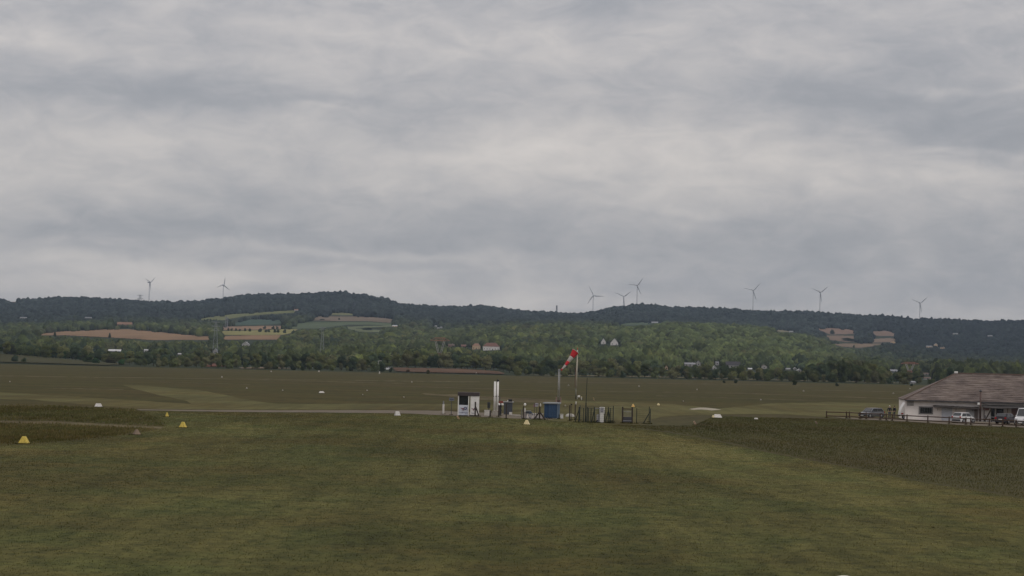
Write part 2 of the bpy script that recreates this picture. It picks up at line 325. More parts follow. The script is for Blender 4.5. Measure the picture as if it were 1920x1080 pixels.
ker = np.hanning(9)[1:-1]; ker /= ker.sum(); core = np.apply_along_axis(lambda a: np.convolve(np.pad(a, 3, 'edge'), ker, 'valid'), 0, TZ)
TZ[62:260] = core[62:260]
bumpz = np.array([[mnoise.fractal(Vector((u * y * .004, y * .004, 0)), 1, 2, 4) for u in UG[::4]] for y in YG])
bumpz = np.stack([np.interp(UG, UG[::4], r_) for r_ in bumpz]); TZ += bumpz * np.clip((YG[:, None] - 2300) / 800, 0, 1) * 3.2
def terr(X, Y):
    X, Y = np.asarray(X, float), np.asarray(Y, float); u = np.clip(X / Y, UG[0], UG[-1] - 1e-6)
    iy = np.clip(np.searchsorted(YG, Y) - 1, 0, len(YG) - 2); iu = np.clip(((u - UG[0]) / (UG[1] - UG[0])).astype(int), 0, len(UG) - 2)
    fy = np.clip((Y - YG[iy]) / (YG[iy + 1] - YG[iy]), 0, 1); fu = (u - UG[iu]) / (UG[1] - UG[0])
    return (TZ[iy, iu] * (1 - fu) + TZ[iy, iu + 1] * fu) * (1 - fy) + (TZ[iy + 1, iu] * (1 - fu) + TZ[iy + 1, iu + 1] * fu) * fy
YM = np.arange(1450, 7300, 8.0)
def hit(x, y):
    """first point of the hills that the sight line through photo pixel x, y meets"""
    d = ray(x, y); z = CAMZ + d.z * YM; t = terr(d.x * YM, YM); b = np.nonzero(z <= t)[0]
    Y = YM[b[0]] if len(b) else None
    if Y is None: return None
    return Vector((d.x * Y, Y, float(terr(d.x * Y, Y))))
HILLM = mat('forest_floor', (.030, .036, .018), 1, .3, .01, patch=[(.004, (1, 1, 1), (.7, .8, .8), .4, .6)], coords='P', spec=.05)
nu, ny = len(UG), len(YG)
HV = np.stack([UG[None, :] * YG[:, None], np.repeat(YG[:, None], nu, 1), TZ], -1).reshape(-1, 3)
ii = (np.arange(ny - 1)[:, None] * nu + np.arange(nu - 1)[None, :]).ravel()
tag(numesh('hills', HV, np.stack([ii, ii + 1, ii + nu + 1, ii + nu], 1), HILLM, nside=4, smooth=True), 'wooded hills beyond the airfield', 'hills', kind='structure')

# ------------------------------------------------------------------ crop fields on the hillsides
def inpoly(px, py, poly):
    px, py = np.asarray(px), np.asarray(py); r = np.zeros(px.shape, bool); n = len(poly)
    for i in range(n):
        (x0, y0), (x1, y1) = poly[i], poly[(i + 1) % n]
        c = ((y0 > py) != (y1 > py)); r ^= c & (px < (x1 - x0) * (py - y0) / ((y1 - y0) if y1 != y0 else 1e-9) + x0)
    return r
FIELDS = []
def crop(poly, col, label, clear=True, amt=.12, sp=1.5):
    xs = np.arange(min(p[0] for p in poly), max(p[0] for p in poly) + sp, sp); ys = np.arange(min(p[1] for p in poly), max(p[1] for p in poly) + .6, .6)
    idx = {}; V = []; 
    for j, y in enumerate(ys):
        for i, x in enumerate(xs):
            if inpoly(np.array([x]), np.array([y]), poly)[0]:
                h = hit(x, y)
                if h is not None: idx[(i, j)] = len(V); V.append((h.x, h.y, h.z + .45))
    Fq = []
    for (i, j), a in idx.items():
        q = [a, idx.get((i + 1, j)), idx.get((i + 1, j + 1)), idx.get((i, j + 1))]
        if None in q: continue
        Y4 = [V[k][1] for k in q]
        if max(Y4) - min(Y4) < 350: Fq.append(q[::-1])
    if Fq:
        m = mat('crop_' + label.replace(' ', '_')[:40], col, 1, amt, .02, coords='P', spec=.05, stretch=(1, .3, 1))
        tag(numesh('crop_field', np.array(V), np.array(Fq), m, nside=4), label, 'field', kind='structure')
    if clear: FIELDS.append(poly)
BROWN = (.19, .122, .070)
crop([(40,629),(60,627),(120,621.5),(200,618),(245,618),(300,623),(350,628),(402,632),(402,638),(345,638),(290,639),(262,637),(210,634),(130,630)], BROWN, 'long bare brown field on the far left slope')
crop([(410,631),(470,629),(528,629),(520,638),(410,638)], BROWN, 'bare brown field below the yellowish strip')
crop([(412,621),(500,619),(562,617),(545,626),(530,629),(412,629)], (.185,.170,.065), 'yellow green crop strip with a row of bushes')
crop([(412,613),(480,611.5),(532,611.5),(530,617),(480,619),(412,620)], (.205,.135,.085), 'brown strip above the yellowish crop')
crop([(362,601),(385,596),(425,590),(470,587),(555,581),(556,587),(500,590),(455,594),(420,601),(385,603)], (.115,.120,.048), 'pale green meadow below the wooded ridge')
crop([(435,607),(470,599),(530,600),(535,607),(480,611),(430,611)], (.045,.070,.050), 'blue green orchard block', amt=.2)
crop([(540,617),(560,606),(600,603.5),(690,604),(738,607),(736,611),(690,610),(650,610),(600,617)], (.072,.092,.050), 'dark green crop below the brown slope')
crop([(578,601),(592,594),(640,594),(700,594),(742,599),(732,606),(690,603),(620,602.5)], (.135,.105,.075), 'grey brown ploughed slope beside the wooded hill')
crop([(613,588),(640,586),(668,589),(666,592),(620,591)], (.12,.12,.055), 'small pale meadow high under the ridge')
crop([(645,613),(735,610),(742,613),(668,616),(720,620),(718,624),(674,623),(650,617)], (.105,.120,.062), 'green field around the dark oval copse')
crop([(0,559),(24,559.5),(38,567),(24,567.5),(10,562)], (.24,.165,.11), 'small tan field on the ridge')
crop([(1132,609),(1180,605),(1222,604),(1226,609),(1180,611)], (.055,.075,.042), 'dull green clearing below the ridge')
crop([(1440,619),(1470,618),(1488,623),(1462,623)], (.16,.14,.09), 'pale clearing beside the white farm')
crop([(1528,616),(1560,615),(1604,618.5),(1606,627),(1590,627),(1556,628)], (.165,.108,.076), 'upper brown field on the right slope')
crop([(1546,629),(1606,630),(1612,641),(1585,642),(1548,637)], (.145,.102,.070), 'middle brown field on the right slope')
crop([(1634,622),(1660,620),(1680,625),(1676,631),(1640,630)], (.155,.106,.076), 'right hand brown field under the wood')
crop([(1636,636),(1668,634),(1686,637),(1672,642),(1630,643)], (.165,.118,.082), 'brown field beside the cream house')
crop([(1556,645),(1610,644),(1660,644.5),(1632,651),(1610,653),(1580,651)], (.145,.104,.068), 'lowest brown field on the right slope')
crop([(735,690),(760,690.5),(870,692.5),(935,697),(948,701),(945,703),(900,703),(820,702),(770,699),(740,697)], (.092,.056,.036), 'red ploughed soil strip at the far edge of the grass', amt=.25)
crop([(383,683),(400,681),(425,684),(430,688),(385,689)], (.13,.06,.04), 'red soil heap patch by the far bushes')
crop([(445,690),(500,689),(560,692),(520,692.5),(450,692)], (.19,.15,.10), 'pale bare track at the far edge of the grass', sp=3)
crop([(970,703.5),(1200,706),(1420,712),(1700,719),(1700,720.5),(1420,713.5),(1200,708),(970,705)], (.15,.13,.075), 'thin pale grass verge along the far hedge', sp=3)
crop([(0,664),(60,668),(140,676),(250,684),(200,686),(0,683)], (.048,.046,.021), 'rough green bank below the left trees', sp=3)

# ------------------------------------------------------------------ buildings far off
CLEAR = []   # (x0, y0, x1, y1, distance): no tree nearer than the distance may cover this
HOUSE_MATS = {}
def hm(c, n): return mat(n, c, .9, .1, .3)
WALLS = {'bright': hm((.64,.61,.58), 'bright_white_render'), 'white': hm((.36,.345,.33), 'white_render'), 'cream': hm((.52,.38,.24), 'cream_render'), 'pink': hm((.42,.25,.19), 'pink_render'), 'grey': hm((.28,.27,.27), 'grey_render'), 'dark': hm((.05,.045,.04), 'dark_boards'), 'red': hm((.20,.11,.08), 'red_render')}
ROOFS = {'red': hm((.15,.078,.058), 'red_tiles'), 'orange': hm((.23,.135,.09), 'orange_tiles'), 'dark': hm((.045,.040,.042), 'slate'), 'white': hm((.48,.48,.48), 'white_sheeting'), 'grey': hm((.25,.25,.26), 'grey_sheeting'), 'brown': hm((.12,.085,.065), 'brown_tiles')}
def house(x, yb, wpx, hpx, wall, roof, label, rfrac=.4, style='side', depth=8, rz=0.0, P=None, name='house', cat='house', chim=True, group=None, sink=.5, bright=False):
    P = P or hit(x, yb)
    if P is None: return None
    k = P.y / FPX; W, H = wpx * k, hpx * k; rh = H * rfrac; wh = H - rh; D = depth
    o = thing(name, label, cat, (P.x, P.y + 1, P.z - sink), rz, group); wh += sink
    b = MB()
    b.box(0, D / 2, wh / 2, W, D, wh)
    if style == 'front': b.prism([(-W/2, wh + .004), (W/2, wh + .004), (0, wh + rh - .06)], .02, D - .02)
    b.build('wall', WALLS[wall], o)
    r = MB(); e = .35
    if style == 'front':   # gable towards the camera
        s = rh / (W / 2)
        for sg in (-1, 1):
            r.prism([(sg * (W/2 + e), wh - e * s), (0, wh + rh), (0, wh + rh + .25), (sg * (W/2 + e), wh - e * s + .25)], -e, D + e)
    elif style == 'hip':
        i = len(r.v); h2 = min(W * .3, D / 2)
        r.v += [(-W/2-e,-e,wh),(W/2+e,-e,wh),(W/2+e,D+e,wh),(-W/2-e,D+e,wh),(-W/2+h2,D/2,wh+rh),(W/2-h2,D/2,wh+rh)]; r.f += [(0,1,5,4),(1,2,5),(2,3,4,5),(3,0,4),(3,2,1,0)]
    else:
        r.prism([(-e, wh - .02), (D + e, wh - .02), (D / 2, wh + rh)], -W/2 - e, W/2 + e, 'x')
    ro = r.build('roof', ROOFS[roof], o)
    if chim and W > 7: MB().box(W * .22, D * .55, wh + rh * .8 + .4, .7, .7, 1.6).build('chimney', WALLS['grey'], ro)
    nw = max(1, int(W / 3.4))
    if wh > 1.8:
        for i in range(nw):
            xx = (i + .5) / nw * W - W / 2
            if i == nw // 2 and nw > 1: MB().box(xx, -.03, 1.05 + sink, 1.0, .08, 2.0).build('door', WALLS['dark'], o)
            else: MB().box(xx, -.03, min(wh * .6, 1.6 + sink), 1.0, .08, 1.2).build('window', GLASS, o)
    CLEAR.append((x - wpx/2 - 1, yb - hpx - 1, x + wpx/2 + 1, yb - (.1 if bright else .5) * hpx, P.y)); return o
house(893, 655, 15, 11, 'cream', 'orange', 'cream villa with orange tiled roof beside the long white villa', .42, 'hip', bright=True)
vil = house(921, 657, 31, 14, 'bright', 'red', 'long white villa with red hipped roof and small front gable', .5, 'hip', 10, bright=True)
house(869, 652, 9, 6, 'red', 'red', 'small reddish house behind the striped pylon', .5)
house(846, 651, 11, 6, 'red', 'brown', 'low reddish brown house touching the striped pylon', .5)
house(1131.5, 645.5, 9, 11, 'bright', 'dark', 'narrow white gabled house, the smaller of the pair above the windsock', .62, 'front', bright=True)
house(1152, 647.5, 14, 13, 'bright', 'dark', 'white steep gabled house, the larger of the pair above the windsock', .62, 'front', bright=True)
house(233, 611, 27, 7, 'red', 'orange', 'orange roofed farmhouse above the long brown field', .6, 'side', 10)
house(214, 661, 24, 6, 'dark', 'white', 'long white roofed shed among the left trees', .6, 'side', 12, name='shed', cat='shed', chim=False)
house(273, 661, 7, 6, 'white', 'white', 'small white hut right of the long white roofed shed', .3, name='hut', cat='hut', chim=False)
house(2, 657, 14, 8, 'white', 'white', 'white house cut by the left picture edge', .4)
house(460, 650, 13, 9, 'white', 'white', 'white roofed house above the bushes behind the striped field', .5, 'front')
house(403, 664, 7, 10, 'white', 'grey', 'small pale house below the lattice pylon', .4, 'front')
house(336, 666, 6, 3.5, 'white', 'white', 'tiny white hut between the shed and the pylon', .4, name='hut', cat='hut', chim=False)
house(1250, 693, 5, 7, 'cream', 'orange', 'small orange roofed house alone among dark trees', .45, 'front')
house(1294, 687, 20, 7, 'white', 'grey', 'long pale village house with grey roof', .45)
house(1310, 686, 7, 9, 'white', 'grey', 'narrow pale house touching the long pale village house', .4, 'front')
house(1340, 693, 7, 7, 'white', 'white', 'bright white pointed house in the village', .6, 'front')
house(1345, 685, 6, 7, 'white', 'grey', 'pale square house above the bright white pointed one', .25)
house(1375, 690, 26, 12, 'white', 'dark', 'large village house with a tall dark roof', .6, 'side', 10)
house(1407, 694, 7, 4, 'white', 'white', 'small bright white house right of the large dark roof', .45)
house(1433, 692, 11, 8, 'white', 'brown', 'white house with brown roof at the foot of the green hill', .4, 'front')
house(1478, 694, 8, 4, 'white', 'grey', 'low pale house between dark trees at the green hill foot', .45)
house(1491, 694, 5, 5, 'white', 'white', 'white gabled cottage, upper of two close together', .5, 'front')
house(1499, 697, 7, 5, 'white', 'white', 'white gabled cottage, lower of two close together', .5, 'front')
house(1675, 645, 8, 6, 'cream', 'orange', 'cream house beside the brown field on the right slope', .45, 'front')
house(1743, 652, 11, 4, 'cream', 'grey', 'low cream farm building on the right wooded slope', .4)
house(1755, 651, 6, 7, 'cream', 'grey', 'taller cream farm tower house on the right wooded slope', .3, 'front')
house(1768, 654, 8, 3.5, 'cream', 'brown', 'cream cottage at the end of the slope farm', .4)
house(1792, 627.5, 9, 3, 'white', 'grey', 'pale house high on the right slope', .4)
house(1857, 631, 8, 2.5, 'white', 'grey', 'pale speck of a house at the far right slope', .4)
house(555, 584, 7, 4.5, 'white', 'orange', 'white house at the end of the pale green meadow', .4)
house(1228, 607, 12, 4, 'grey', 'grey', 'grey farm shed below the wind turbine ridge', .5, name='shed', cat='shed', chim=False)
house(1484, 624, 7, 3.5, 'white', 'grey', 'white farm at the crest of the bright green hill', .4)
house(740, 613, 9, 3.5, 'cream', 'white', 'pale barn at the end of the green field', .5, name='barn', cat='barn', chim=False)
for (hx, hy, lb) in ((817, 613, 'white cottage, upper of three in the woods above the striped pylon'), (821.5, 617, 'white cottage, lowest of three in the woods above the striped pylon'), (827, 615.5, 'white cottage, rightmost of three in the woods above the striped pylon')):
    house(hx, hy, 4, 3, 'white', 'grey', lb, .4)
house(165, 597, 12, 2.6, 'white', 'grey', 'long pale shed in the left far woods', .5, name='shed', cat='shed', chim=False)
house(43, 597, 12, 2.6, 'white', 'grey', 'thin white shed in the woods above the brown field', .5, name='shed', cat='shed', chim=False)
house(1737, 704, 9, 5, 'white', 'brown', 'upper pale house behind the ridge of the brown tiled roof', .4)
house(1740, 712, 12, 5, 'white', 'brown', 'lower pale house behind the ridge of the brown tiled roof', .45)
house(1676, 698, 14, 5, 'grey', 'grey', 'grey roofed house near the striped pylon on the right', .5)
house(1714, 720, 6, 6, 'white', 'grey', 'small white hut at the hedge end beside the brown tiled roof', .4, P=gnd(1714, 720.5), name='hut', cat='hut', chim=False)

# ------------------------------------------------------------------ wind turbines
def turbine(xh, yh, xb, ang, label, yaw=0.0, rad=20.0, Y=8000):
    Pb = at(xb, yh, Y); zt = float(terr(Pb.x, Y)); k = Y / FPX; ph = at(xh, yh, Y); H = ph.z - zt
    o = thing('wind_turbine', label, 'wind turbine', (ph.x, Y, zt), yaw, 'wind turbines along the ridge')
    MB().bar((0, 0, 0), (0, 0, H - 1.5), 2.3, 1.5, 10).build('tower', TURB, o, True)
    n = MB().box(0, 3.0, H, 4, 11, 4).build('nacelle', TURB, o, bevel=.6)
    MB().lathe([(2.2, 0), (2.0, 1.6), (.8, 3.2)], 10, Matrix.Translation((0, -2.6, H)) @ Matrix.Rotation(R(90), 4, 'X')).build('hub', TURB, o, True)
    Lb = rad * k
    for i in range(3):
        a = R(ang + 120 * i); M = Matrix.Translation((0, -4, H)) @ Matrix.Rotation(-(a - math.pi / 2), 4, 'Y')
        b = MB(); st = [(0, 1.0, 1.0), (.06, 1.0, 1.0), (.18, 2.1, .8), (.4, 1.6, .5), (.7, 1.1, .35), (1, .35, .2)]
        for (t, c, th) in st:
            z = t * Lb
            for (px_, py_) in ((-c * .35, 0), (0, -th), (c, 0), (0, th)): b.v.append(tuple(M @ Vector((px_ * 1.5, py_ * 1.3, z))))
        for j in range(len(st) - 1):
            for q in range(4): b.f.append((j*4+q, j*4+(q+1)%4, j*4+4+(q+1)%4, j*4+4+q))
        b.f += [(0, 1, 2, 3), (23, 22, 21, 20)]
        b.build('blade', TURB, o, True)
    return o
turbine(280.5, 529.5, 279, 38, 'wind turbine over the left woods, rotor almost edge on', R(58), 17)
turbine(419, 534, 418, 82, 'wind turbine left of the highest wooded hill', R(28), 15)
turbine(1112.5, 554, 1111.5, -3, 'wind turbine standing in the dip of the ridge', 0)
turbine(1169.5, 556, 1169, 37, 'wind turbine half hidden by the wooded knoll', 0, 19)
turbine(1195, 535, 1194, 54, 'tallest wind turbine on top of the wooded knoll', 0, 18.5)
turbine(1412.5, 544.5, 1411.5, 48, 'wind turbine above the thin bare trees of the ridge', 0, 19)
turbine(1538, 548, 1538, 39, 'wind turbine on the level ridge above the brown fields', R(8), 20)
turbine(1725, 568, 1724, 40, 'wind turbine in the notch at the right end of the ridge', R(8), 19)

# ------------------------------------------------------------------ lattice pylons and masts
def lattice(b, w0, w1, z0, z1, n, r):
    pts = []
    for i in range(n + 1):
        t = i / n; wd = w0 + (w1 - w0) * t; z = z0 + (z1 - z0) * t; pts.append([Vector((sx * wd, sy * wd, z)) for sx, sy in ((-1,-1),(1,-1),(1,1),(-1,1))])
    for i in range(n):
        for q in range(4):
            b.bar(pts[i][q], pts[i+1][q], r, n=4); b.bar(pts[i][q], pts[i+1][(q+1)%4], r * .6, n=4); b.bar(pts[i+1][q], pts[i+1][(q+1)%4], r * .6, n=4)
    return pts
def striped_pylon(x, Y, ytop, hw, label, clear):
    P = at(x, ytop, Y); zt = float(terr(P.x, Y)); H = P.z - zt
    o = thing('power_pylon', label, 'pylon', (P.x, Y, zt), 0, 'red and white power pylons')
    b = MB(); lattice(b, hw * .9, hw * .40, 0, H * .45, 5, .22); b.build('lower_lattice', mat('pylon_red', (.26,.12,.09), .7, .1, .5), o)
    v = MB(); z0, z1 = H * .45, H * .88
    for sg in (-1, 1):
        for sy in (-1, 1):
            v.bar((sg * hw * .40, sy * hw * .4, z0), (sg * hw * 1.1, sy * .5, z1), .20, n=4); v.bar((sg * hw * .1, sy * hw * .4, z0), (sg * hw * .75, sy * .5, z1), .16, n=4)
            for t in (.2, .4, .6, .8): v.bar((sg * hw * (.40 + .70 * t), sy * .8, z0 + (z1 - z0) * t), (sg * hw * (.1 + .65 * min(1, t + .15)), sy * .8, z0 + (z1 - z0) * min(1, t + .15)), .12, n=4)
    v.build('fork', mat('pylon_white', (.27,.26,.25), .7, .1, .5), o)
    c = MB()
    for zz in (H * .89, H * .99):
        for sy in (-.5, .5): c.bar((-hw * 1.15, sy, zz), (hw * 1.15, sy, zz), .22, n=4)
    for i in range(9):
        xa = -hw * 1.15 + hw * 2.3 * i / 8; c.bar((xa, -.5, H * .89), (xa + hw * .28 * (1 if i < 8 else -1), -.5, H * .99), .14, n=4)
    for sg in (-1, 1):
        for sy in (-.5, .5): c.bar((sg * hw * 1.1, sy, H * .89), (sg * hw * 2.1, 0, H * .90), .16, n=4); c.bar((sg * hw * 1.1, sy, H * .98), (sg * hw * 2.1, 0, H * .90), .14, n=4)
    c.build('crossarm', mat('pylon_red2', (.30,.11,.08), .7, .1, .5), o)
    for xa in (-hw * 1.9, 0, hw * 1.9): MB().bar((xa, 0, H * .9), (xa, 0, H * .9 - 2.0), .18, n=5).build('insulator', DARKG, o)
    CLEAR.append(clear + (Y,)); return o
striped_pylon(825, 2150, 633, 4.2, 'red and white power pylon with a V shaped fork beside the villas', (812, 631, 838, 666))
striped_pylon(1706, 2300, 679, 4.2, 'red and white power pylon rising above dark trees at the right', (1696, 679, 1716, 694))
def grey_pylon(x, Y, ytop, ybot, hw, label, arms=(.98, .86, .74), cl=True):
    P = at(x, ytop, Y); zt = float(terr(P.x, Y)); H = P.z - zt
    o = thing('lattice_pylon', label, 'pylon', (P.x, Y, zt), 0, 'grey lattice pylons')
    b = MB(); lattice(b, hw, hw * .22, 0, H, 8, .11 * Y / 2500); b.build('mast', PYL, o)
    for a in arms:
        c = MB(); c.bar((-hw * 1.5, 0, H * a), (hw * 1.5, 0, H * a), .16 * Y / 2500, n=4); c.bar((-hw * 1.5, 0, H * a), (0, 0, H * min(1, a + .06)), .12 * Y / 2500, n=4); c.bar((hw * 1.5, 0, H * a), (0, 0, H * min(1, a + .06)), .12 * Y / 2500, n=4); c.build('crossarm', PYL, o)
    if cl: CLEAR.append((x - 4, ytop, x + 4, ybot, Y))
    return o
grey_pylon(405, 2700, 603, 640, 3.2, 'dark lattice pylon at the end of the long brown field')
grey_pylon(425, 4300, 594, 613, 3.2, 'faint lattice pylon in front of the pale green meadow')
grey_pylon(605, 2600, 614, 652, 2.6, 'thin lattice pylon among the trees left of the green field', (.99, .93))
grey_pylon(263, 6900, 553, 563, 6.5, 'small lattice pylon on the skyline beside the edge on turbine', (.97, .7), False)
grey_pylon(144, 6900, 558, 563, 6.5, 'faint lattice pylon top on the left skyline', (.97, .7), False)
P = at(1044, 573, 6900); zt = float(terr(P.x, 6900)); Hh = P.z - zt
o = thing('radio_tower', 'slim radio tower on the skyline left of the turbines', 'radio tower', (P.x, 6900, zt))
b = MB(); lattice(b, 2.2, 1.4, 0, Hh, 6, .8); b.build('mast', PYL, o); MB().bar((0, 0, Hh - 9), (0, 0, Hh + .5), 2.6, n=8).build('antenna', GREYP, o)

# ------------------------------------------------------------------ distant forest
def ico(sub):
    bm = bmesh.new(); bmesh.ops.create_icosphere(bm, subdivisions=sub, radius=1); bm.verts.ensure_lookup_table()
    V = np.array([v_.co[:] for v_ in bm.verts]); F = np.array([[v_.index for v_ in f.verts] for f in bm.faces]); bm.free(); return V, F
def crown_templates(sub, n, amp):
    V, F = ico(sub); res = []
    for i in range(n):
        off = Vector((i * 7.3, i * 3.1, 1.7)); W = V.copy()
        d = np.array([1 + amp * (mnoise.noise(Vector(p) * 1.7 + off) * 1.0 + .8 * mnoise.noise(Vector(p) * 4.1 + off)) for p in V]); W *= d[:, None]
        W[:, 2] = np.where(W[:, 2] < -.55, -.55 - (W[:, 2] + .55) * .1, W[:, 2]); W[:, :2] *= (1 - .12 * np.clip(W[:, 2:], 0, 1)); res.append(W)
    return np.stack(res), F
# candidate spots
def spots(Y0, Y1, sp):
    out = []; Y = Y0
    while Y < Y1:
        n = int(.56 * Y / sp); u = np.linspace(-.28, .28, n) + rng.normal(0, .35 * sp / Y, n); out.append(np.stack([u * Y, Y + rng.normal(0, sp * .35, n)], 1)); Y += sp * .9
    return np.concatenate(out)
near_ = spots(2060, 3000, 9.3); far_ = spots(3000, 6790, 11.5); S = np.concatenate([near_, far_]); isn = np.arange(len(S)) < len(near_)
X, Y = S[:, 0], S[:, 1]; Z = terr(X, Y)
nz = np.array([mnoise.noise(Vector((x * .0045, y * .0045, 3))) for x, y in S]); nz2 = np.array([mnoise.noise(Vector((x * .016, y * .016, 9))) for x, y in S])
hgt = np.clip(10.0 + 3.0 * nz + rng.normal(0, 2.6, len(S)) + isn * rng.exponential(1.6, len(S)), 4.5, 21); rad = hgt * np.clip(rng.normal(.47, .11, len(S)), .26, .72)
keep = np.ones(len(S), bool)
px, pyb = project(np.stack([X, Y, Z], 1)); _, pyt = project(np.stack([X, Y, Z + hgt], 1)); rpx = rad / Y * FPX
for poly in FIELDS:
    jx, jy = px + rng.normal(0, 2.5, len(px)), rng.normal(0, .9, len(px)); keep &= ~inpoly(jx, pyb + jy, poly)
    for f_ in (.3, .45, .6, .8, .95): keep &= ~inpoly(jx, pyb * (1 - f_) + pyt * f_ + jy, poly)
for (x0, y0, x1, y1, Yh) in CLEAR:
    keep &= ~((Y < Yh + 6) & (px + rpx * 1.15 > x0) & (px - rpx * 1.15 < x1) & (pyt < y1) & (pyb > y0 - 2))
    keep &= ~((np.abs(Y - Yh - 6) < 14) & (px + rpx > x0) & (px - rpx < x1))
# leave out what nearer tree tops hide
order = np.argsort(Y); ub = np.clip(((X / Y + .28) / .56 * 700).astype(int), 0, 699); run = np.full(700, (11.5 - CAMZ) / 1560)
vt = (Z + hgt - CAMZ) / Y; dv = hgt / Y; blk = {}
vis = np.zeros(len(S), bool); cur_run = run.copy(); pend = []; lastY = 0
for i in order:
    if not keep[i]: continue
    while pend and pend[0][0] < Y[i] - 40:
        yy_, bb, v0 = pend.pop(0); cur_run[max(0, bb):bb + 1] = np.maximum(cur_run[max(0, bb):bb + 1], v0)
    if vt[i] > cur_run[ub[i]] - .1 * dv[i]: vis[i] = True
    pend.append((Y[i], ub[i], vt[i] - .55 * dv[i]))
keep &= vis
def region_cols(px, py, nz, nz2, n, Yd):
    base = np.array([.040, .050, .022]); light = np.array([.074, .086, .028]); dark = np.array([.022, .032, .021]); olive = np.array([.070, .066, .032]); fresh_sunlit = np.array([.078, .098, .040])
    t = rng.random(n)[:, None]; c = base + (light - base) * np.clip(t * 1.5 - .55 + nz2[:, None] * .6, 0, 1); c = c + (dark - c) * np.clip(-nz * 1.6 + rng.normal(0, .25, n) - .1, 0, 1)[:, None]
    c = c + (olive - c) * np.clip(nz2 * 1.3 - .15 + rng.normal(0, .15, n), 0, .8)[:, None]
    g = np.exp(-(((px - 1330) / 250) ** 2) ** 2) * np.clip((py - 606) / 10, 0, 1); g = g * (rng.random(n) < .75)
    c = c + (fresh_sunlit - c) * (g * rng.uniform(.1, .95, n))[:, None]  # near-hill crowns: spring green with a sunlit patch painted into the colour
    fr = np.clip((Yd + nz * 700 + nz2 * 300 - 3950) / 1100, 0, 1)[:, None]; rt = np.clip((px - 1600) / 90, 0, 1)[:, None]; c = c * (1 - .35 * rt); c = c * (1 - fr) + fr * (c.mean(1, keepdims=True) * np.array([.66, .85, .79]) * .72)  # far crowns dulled to blue-green, with distance haze coloured in
    return 1.1 * c * rng.uniform(.62, 1.42, n)[:, None]
FORM = mat('forest_leaves', (.78, .80, .72), 1, .0, .5, attr=True, coords='P', spec=.05, col2=(1.25, 1.22, 1.2), bump=.9, bscale=.55)
def forest(name, sel, sub, nt_, amp, label):
    T, F = crown_templates(sub, nt_, amp); idx = np.nonzero(sel)[0]; n = len(idx)
    ti = rng.integers(0, nt_, n); a = rng.uniform(0, 6.283, n); tv = T[ti]; ca, sa = np.cos(a)[:, None], np.sin(a)[:, None]
    r = rad[idx][:, None]; hz = hgt[idx][:, None]
    vx = (tv[..., 0] * ca - tv[..., 1] * sa) * r; vy = (tv[..., 0] * sa + tv[..., 1] * ca) * r; z0_, z1_ = tv[..., 2].min(1, keepdims=True), tv[..., 2].max(1, keepdims=True); vz = ((tv[..., 2] - z0_) / (z1_ - z0_) - .03) * hz
    V = np.stack([vx + X[idx][:, None], vy + Y[idx][:, None], vz + Z[idx][:, None]], -1)
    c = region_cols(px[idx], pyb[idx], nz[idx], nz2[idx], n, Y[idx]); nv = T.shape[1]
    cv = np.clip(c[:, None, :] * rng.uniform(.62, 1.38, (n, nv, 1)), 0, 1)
    Fa = (F[None] + (np.arange(n) * nv)[:, None, None]).reshape(-1, 3)
    o = numesh(name, V.reshape(-1, 3), Fa, FORM, cv.reshape(-1, 3)); print(name, n, len(Fa)); return tag(o, label, 'forest', kind='stuff')
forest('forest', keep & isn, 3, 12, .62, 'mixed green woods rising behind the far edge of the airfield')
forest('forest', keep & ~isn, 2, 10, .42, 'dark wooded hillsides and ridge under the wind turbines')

# ------------------------------------------------------------------ trees one can tell apart, along the far edge
def leaf_crown(h, w, lobes, nleaf, ls, base, seed, conic=False):
    r_ = np.random.default_rng(seed); V = []; F = []; Cc = []
    for i in range(nleaf):
        if conic:
            t = r_.random() ** .8; z = base + (h - base) * t; rr = w * (1 - t) ** .8 * (.55 + .45 * r_.random() ** .4); a = r_.uniform(0, 6.283); p = np.array([rr * math.cos(a), rr * math.sin(a), z])
            nrm = np.array([math.cos(a), math.sin(a), .5])
        else:
            lb = lobes[r_.integers(len(lobes))]; d = r_.normal(size=3); d /= np.linalg.norm(d); p = np.array(lb[:3]) + d * np.array([lb[3], lb[3], lb[4]]) * r_.uniform(.72, 1.08); nrm = d
            if p[2] < base * .8: continue
        n2 = nrm + r_.normal(0, .45, 3); n2 /= np.linalg.norm(n2); u = np.cross(n2, [0.31, .2, 1]); u /= np.linalg.norm(u); v_ = np.cross(n2, u); s = ls * r_.uniform(.6, 1.35)
        k = len(V); V += [p - u * s, p + v_ * s * .8, p + u * s, p - v_ * s * .8]; F.append((k, k + 1, k + 2, k + 3)); cc = r_.uniform(.68, 1.32); Cc += [(cc, cc, cc * r_.uniform(.85, 1.1))] * 4
    return np.array(V), np.array(F), np.array(Cc)
LEAFM = mat('leaves', (1.7, 1.68, 1.7), 1, .0, 1.0, attr=True, spec=.06, col2=(2.5, 2.4, 2.3), obrand=.18, up=.45)
BARK = mat('bark', (.045, .036, .028), .95, .25, 2)
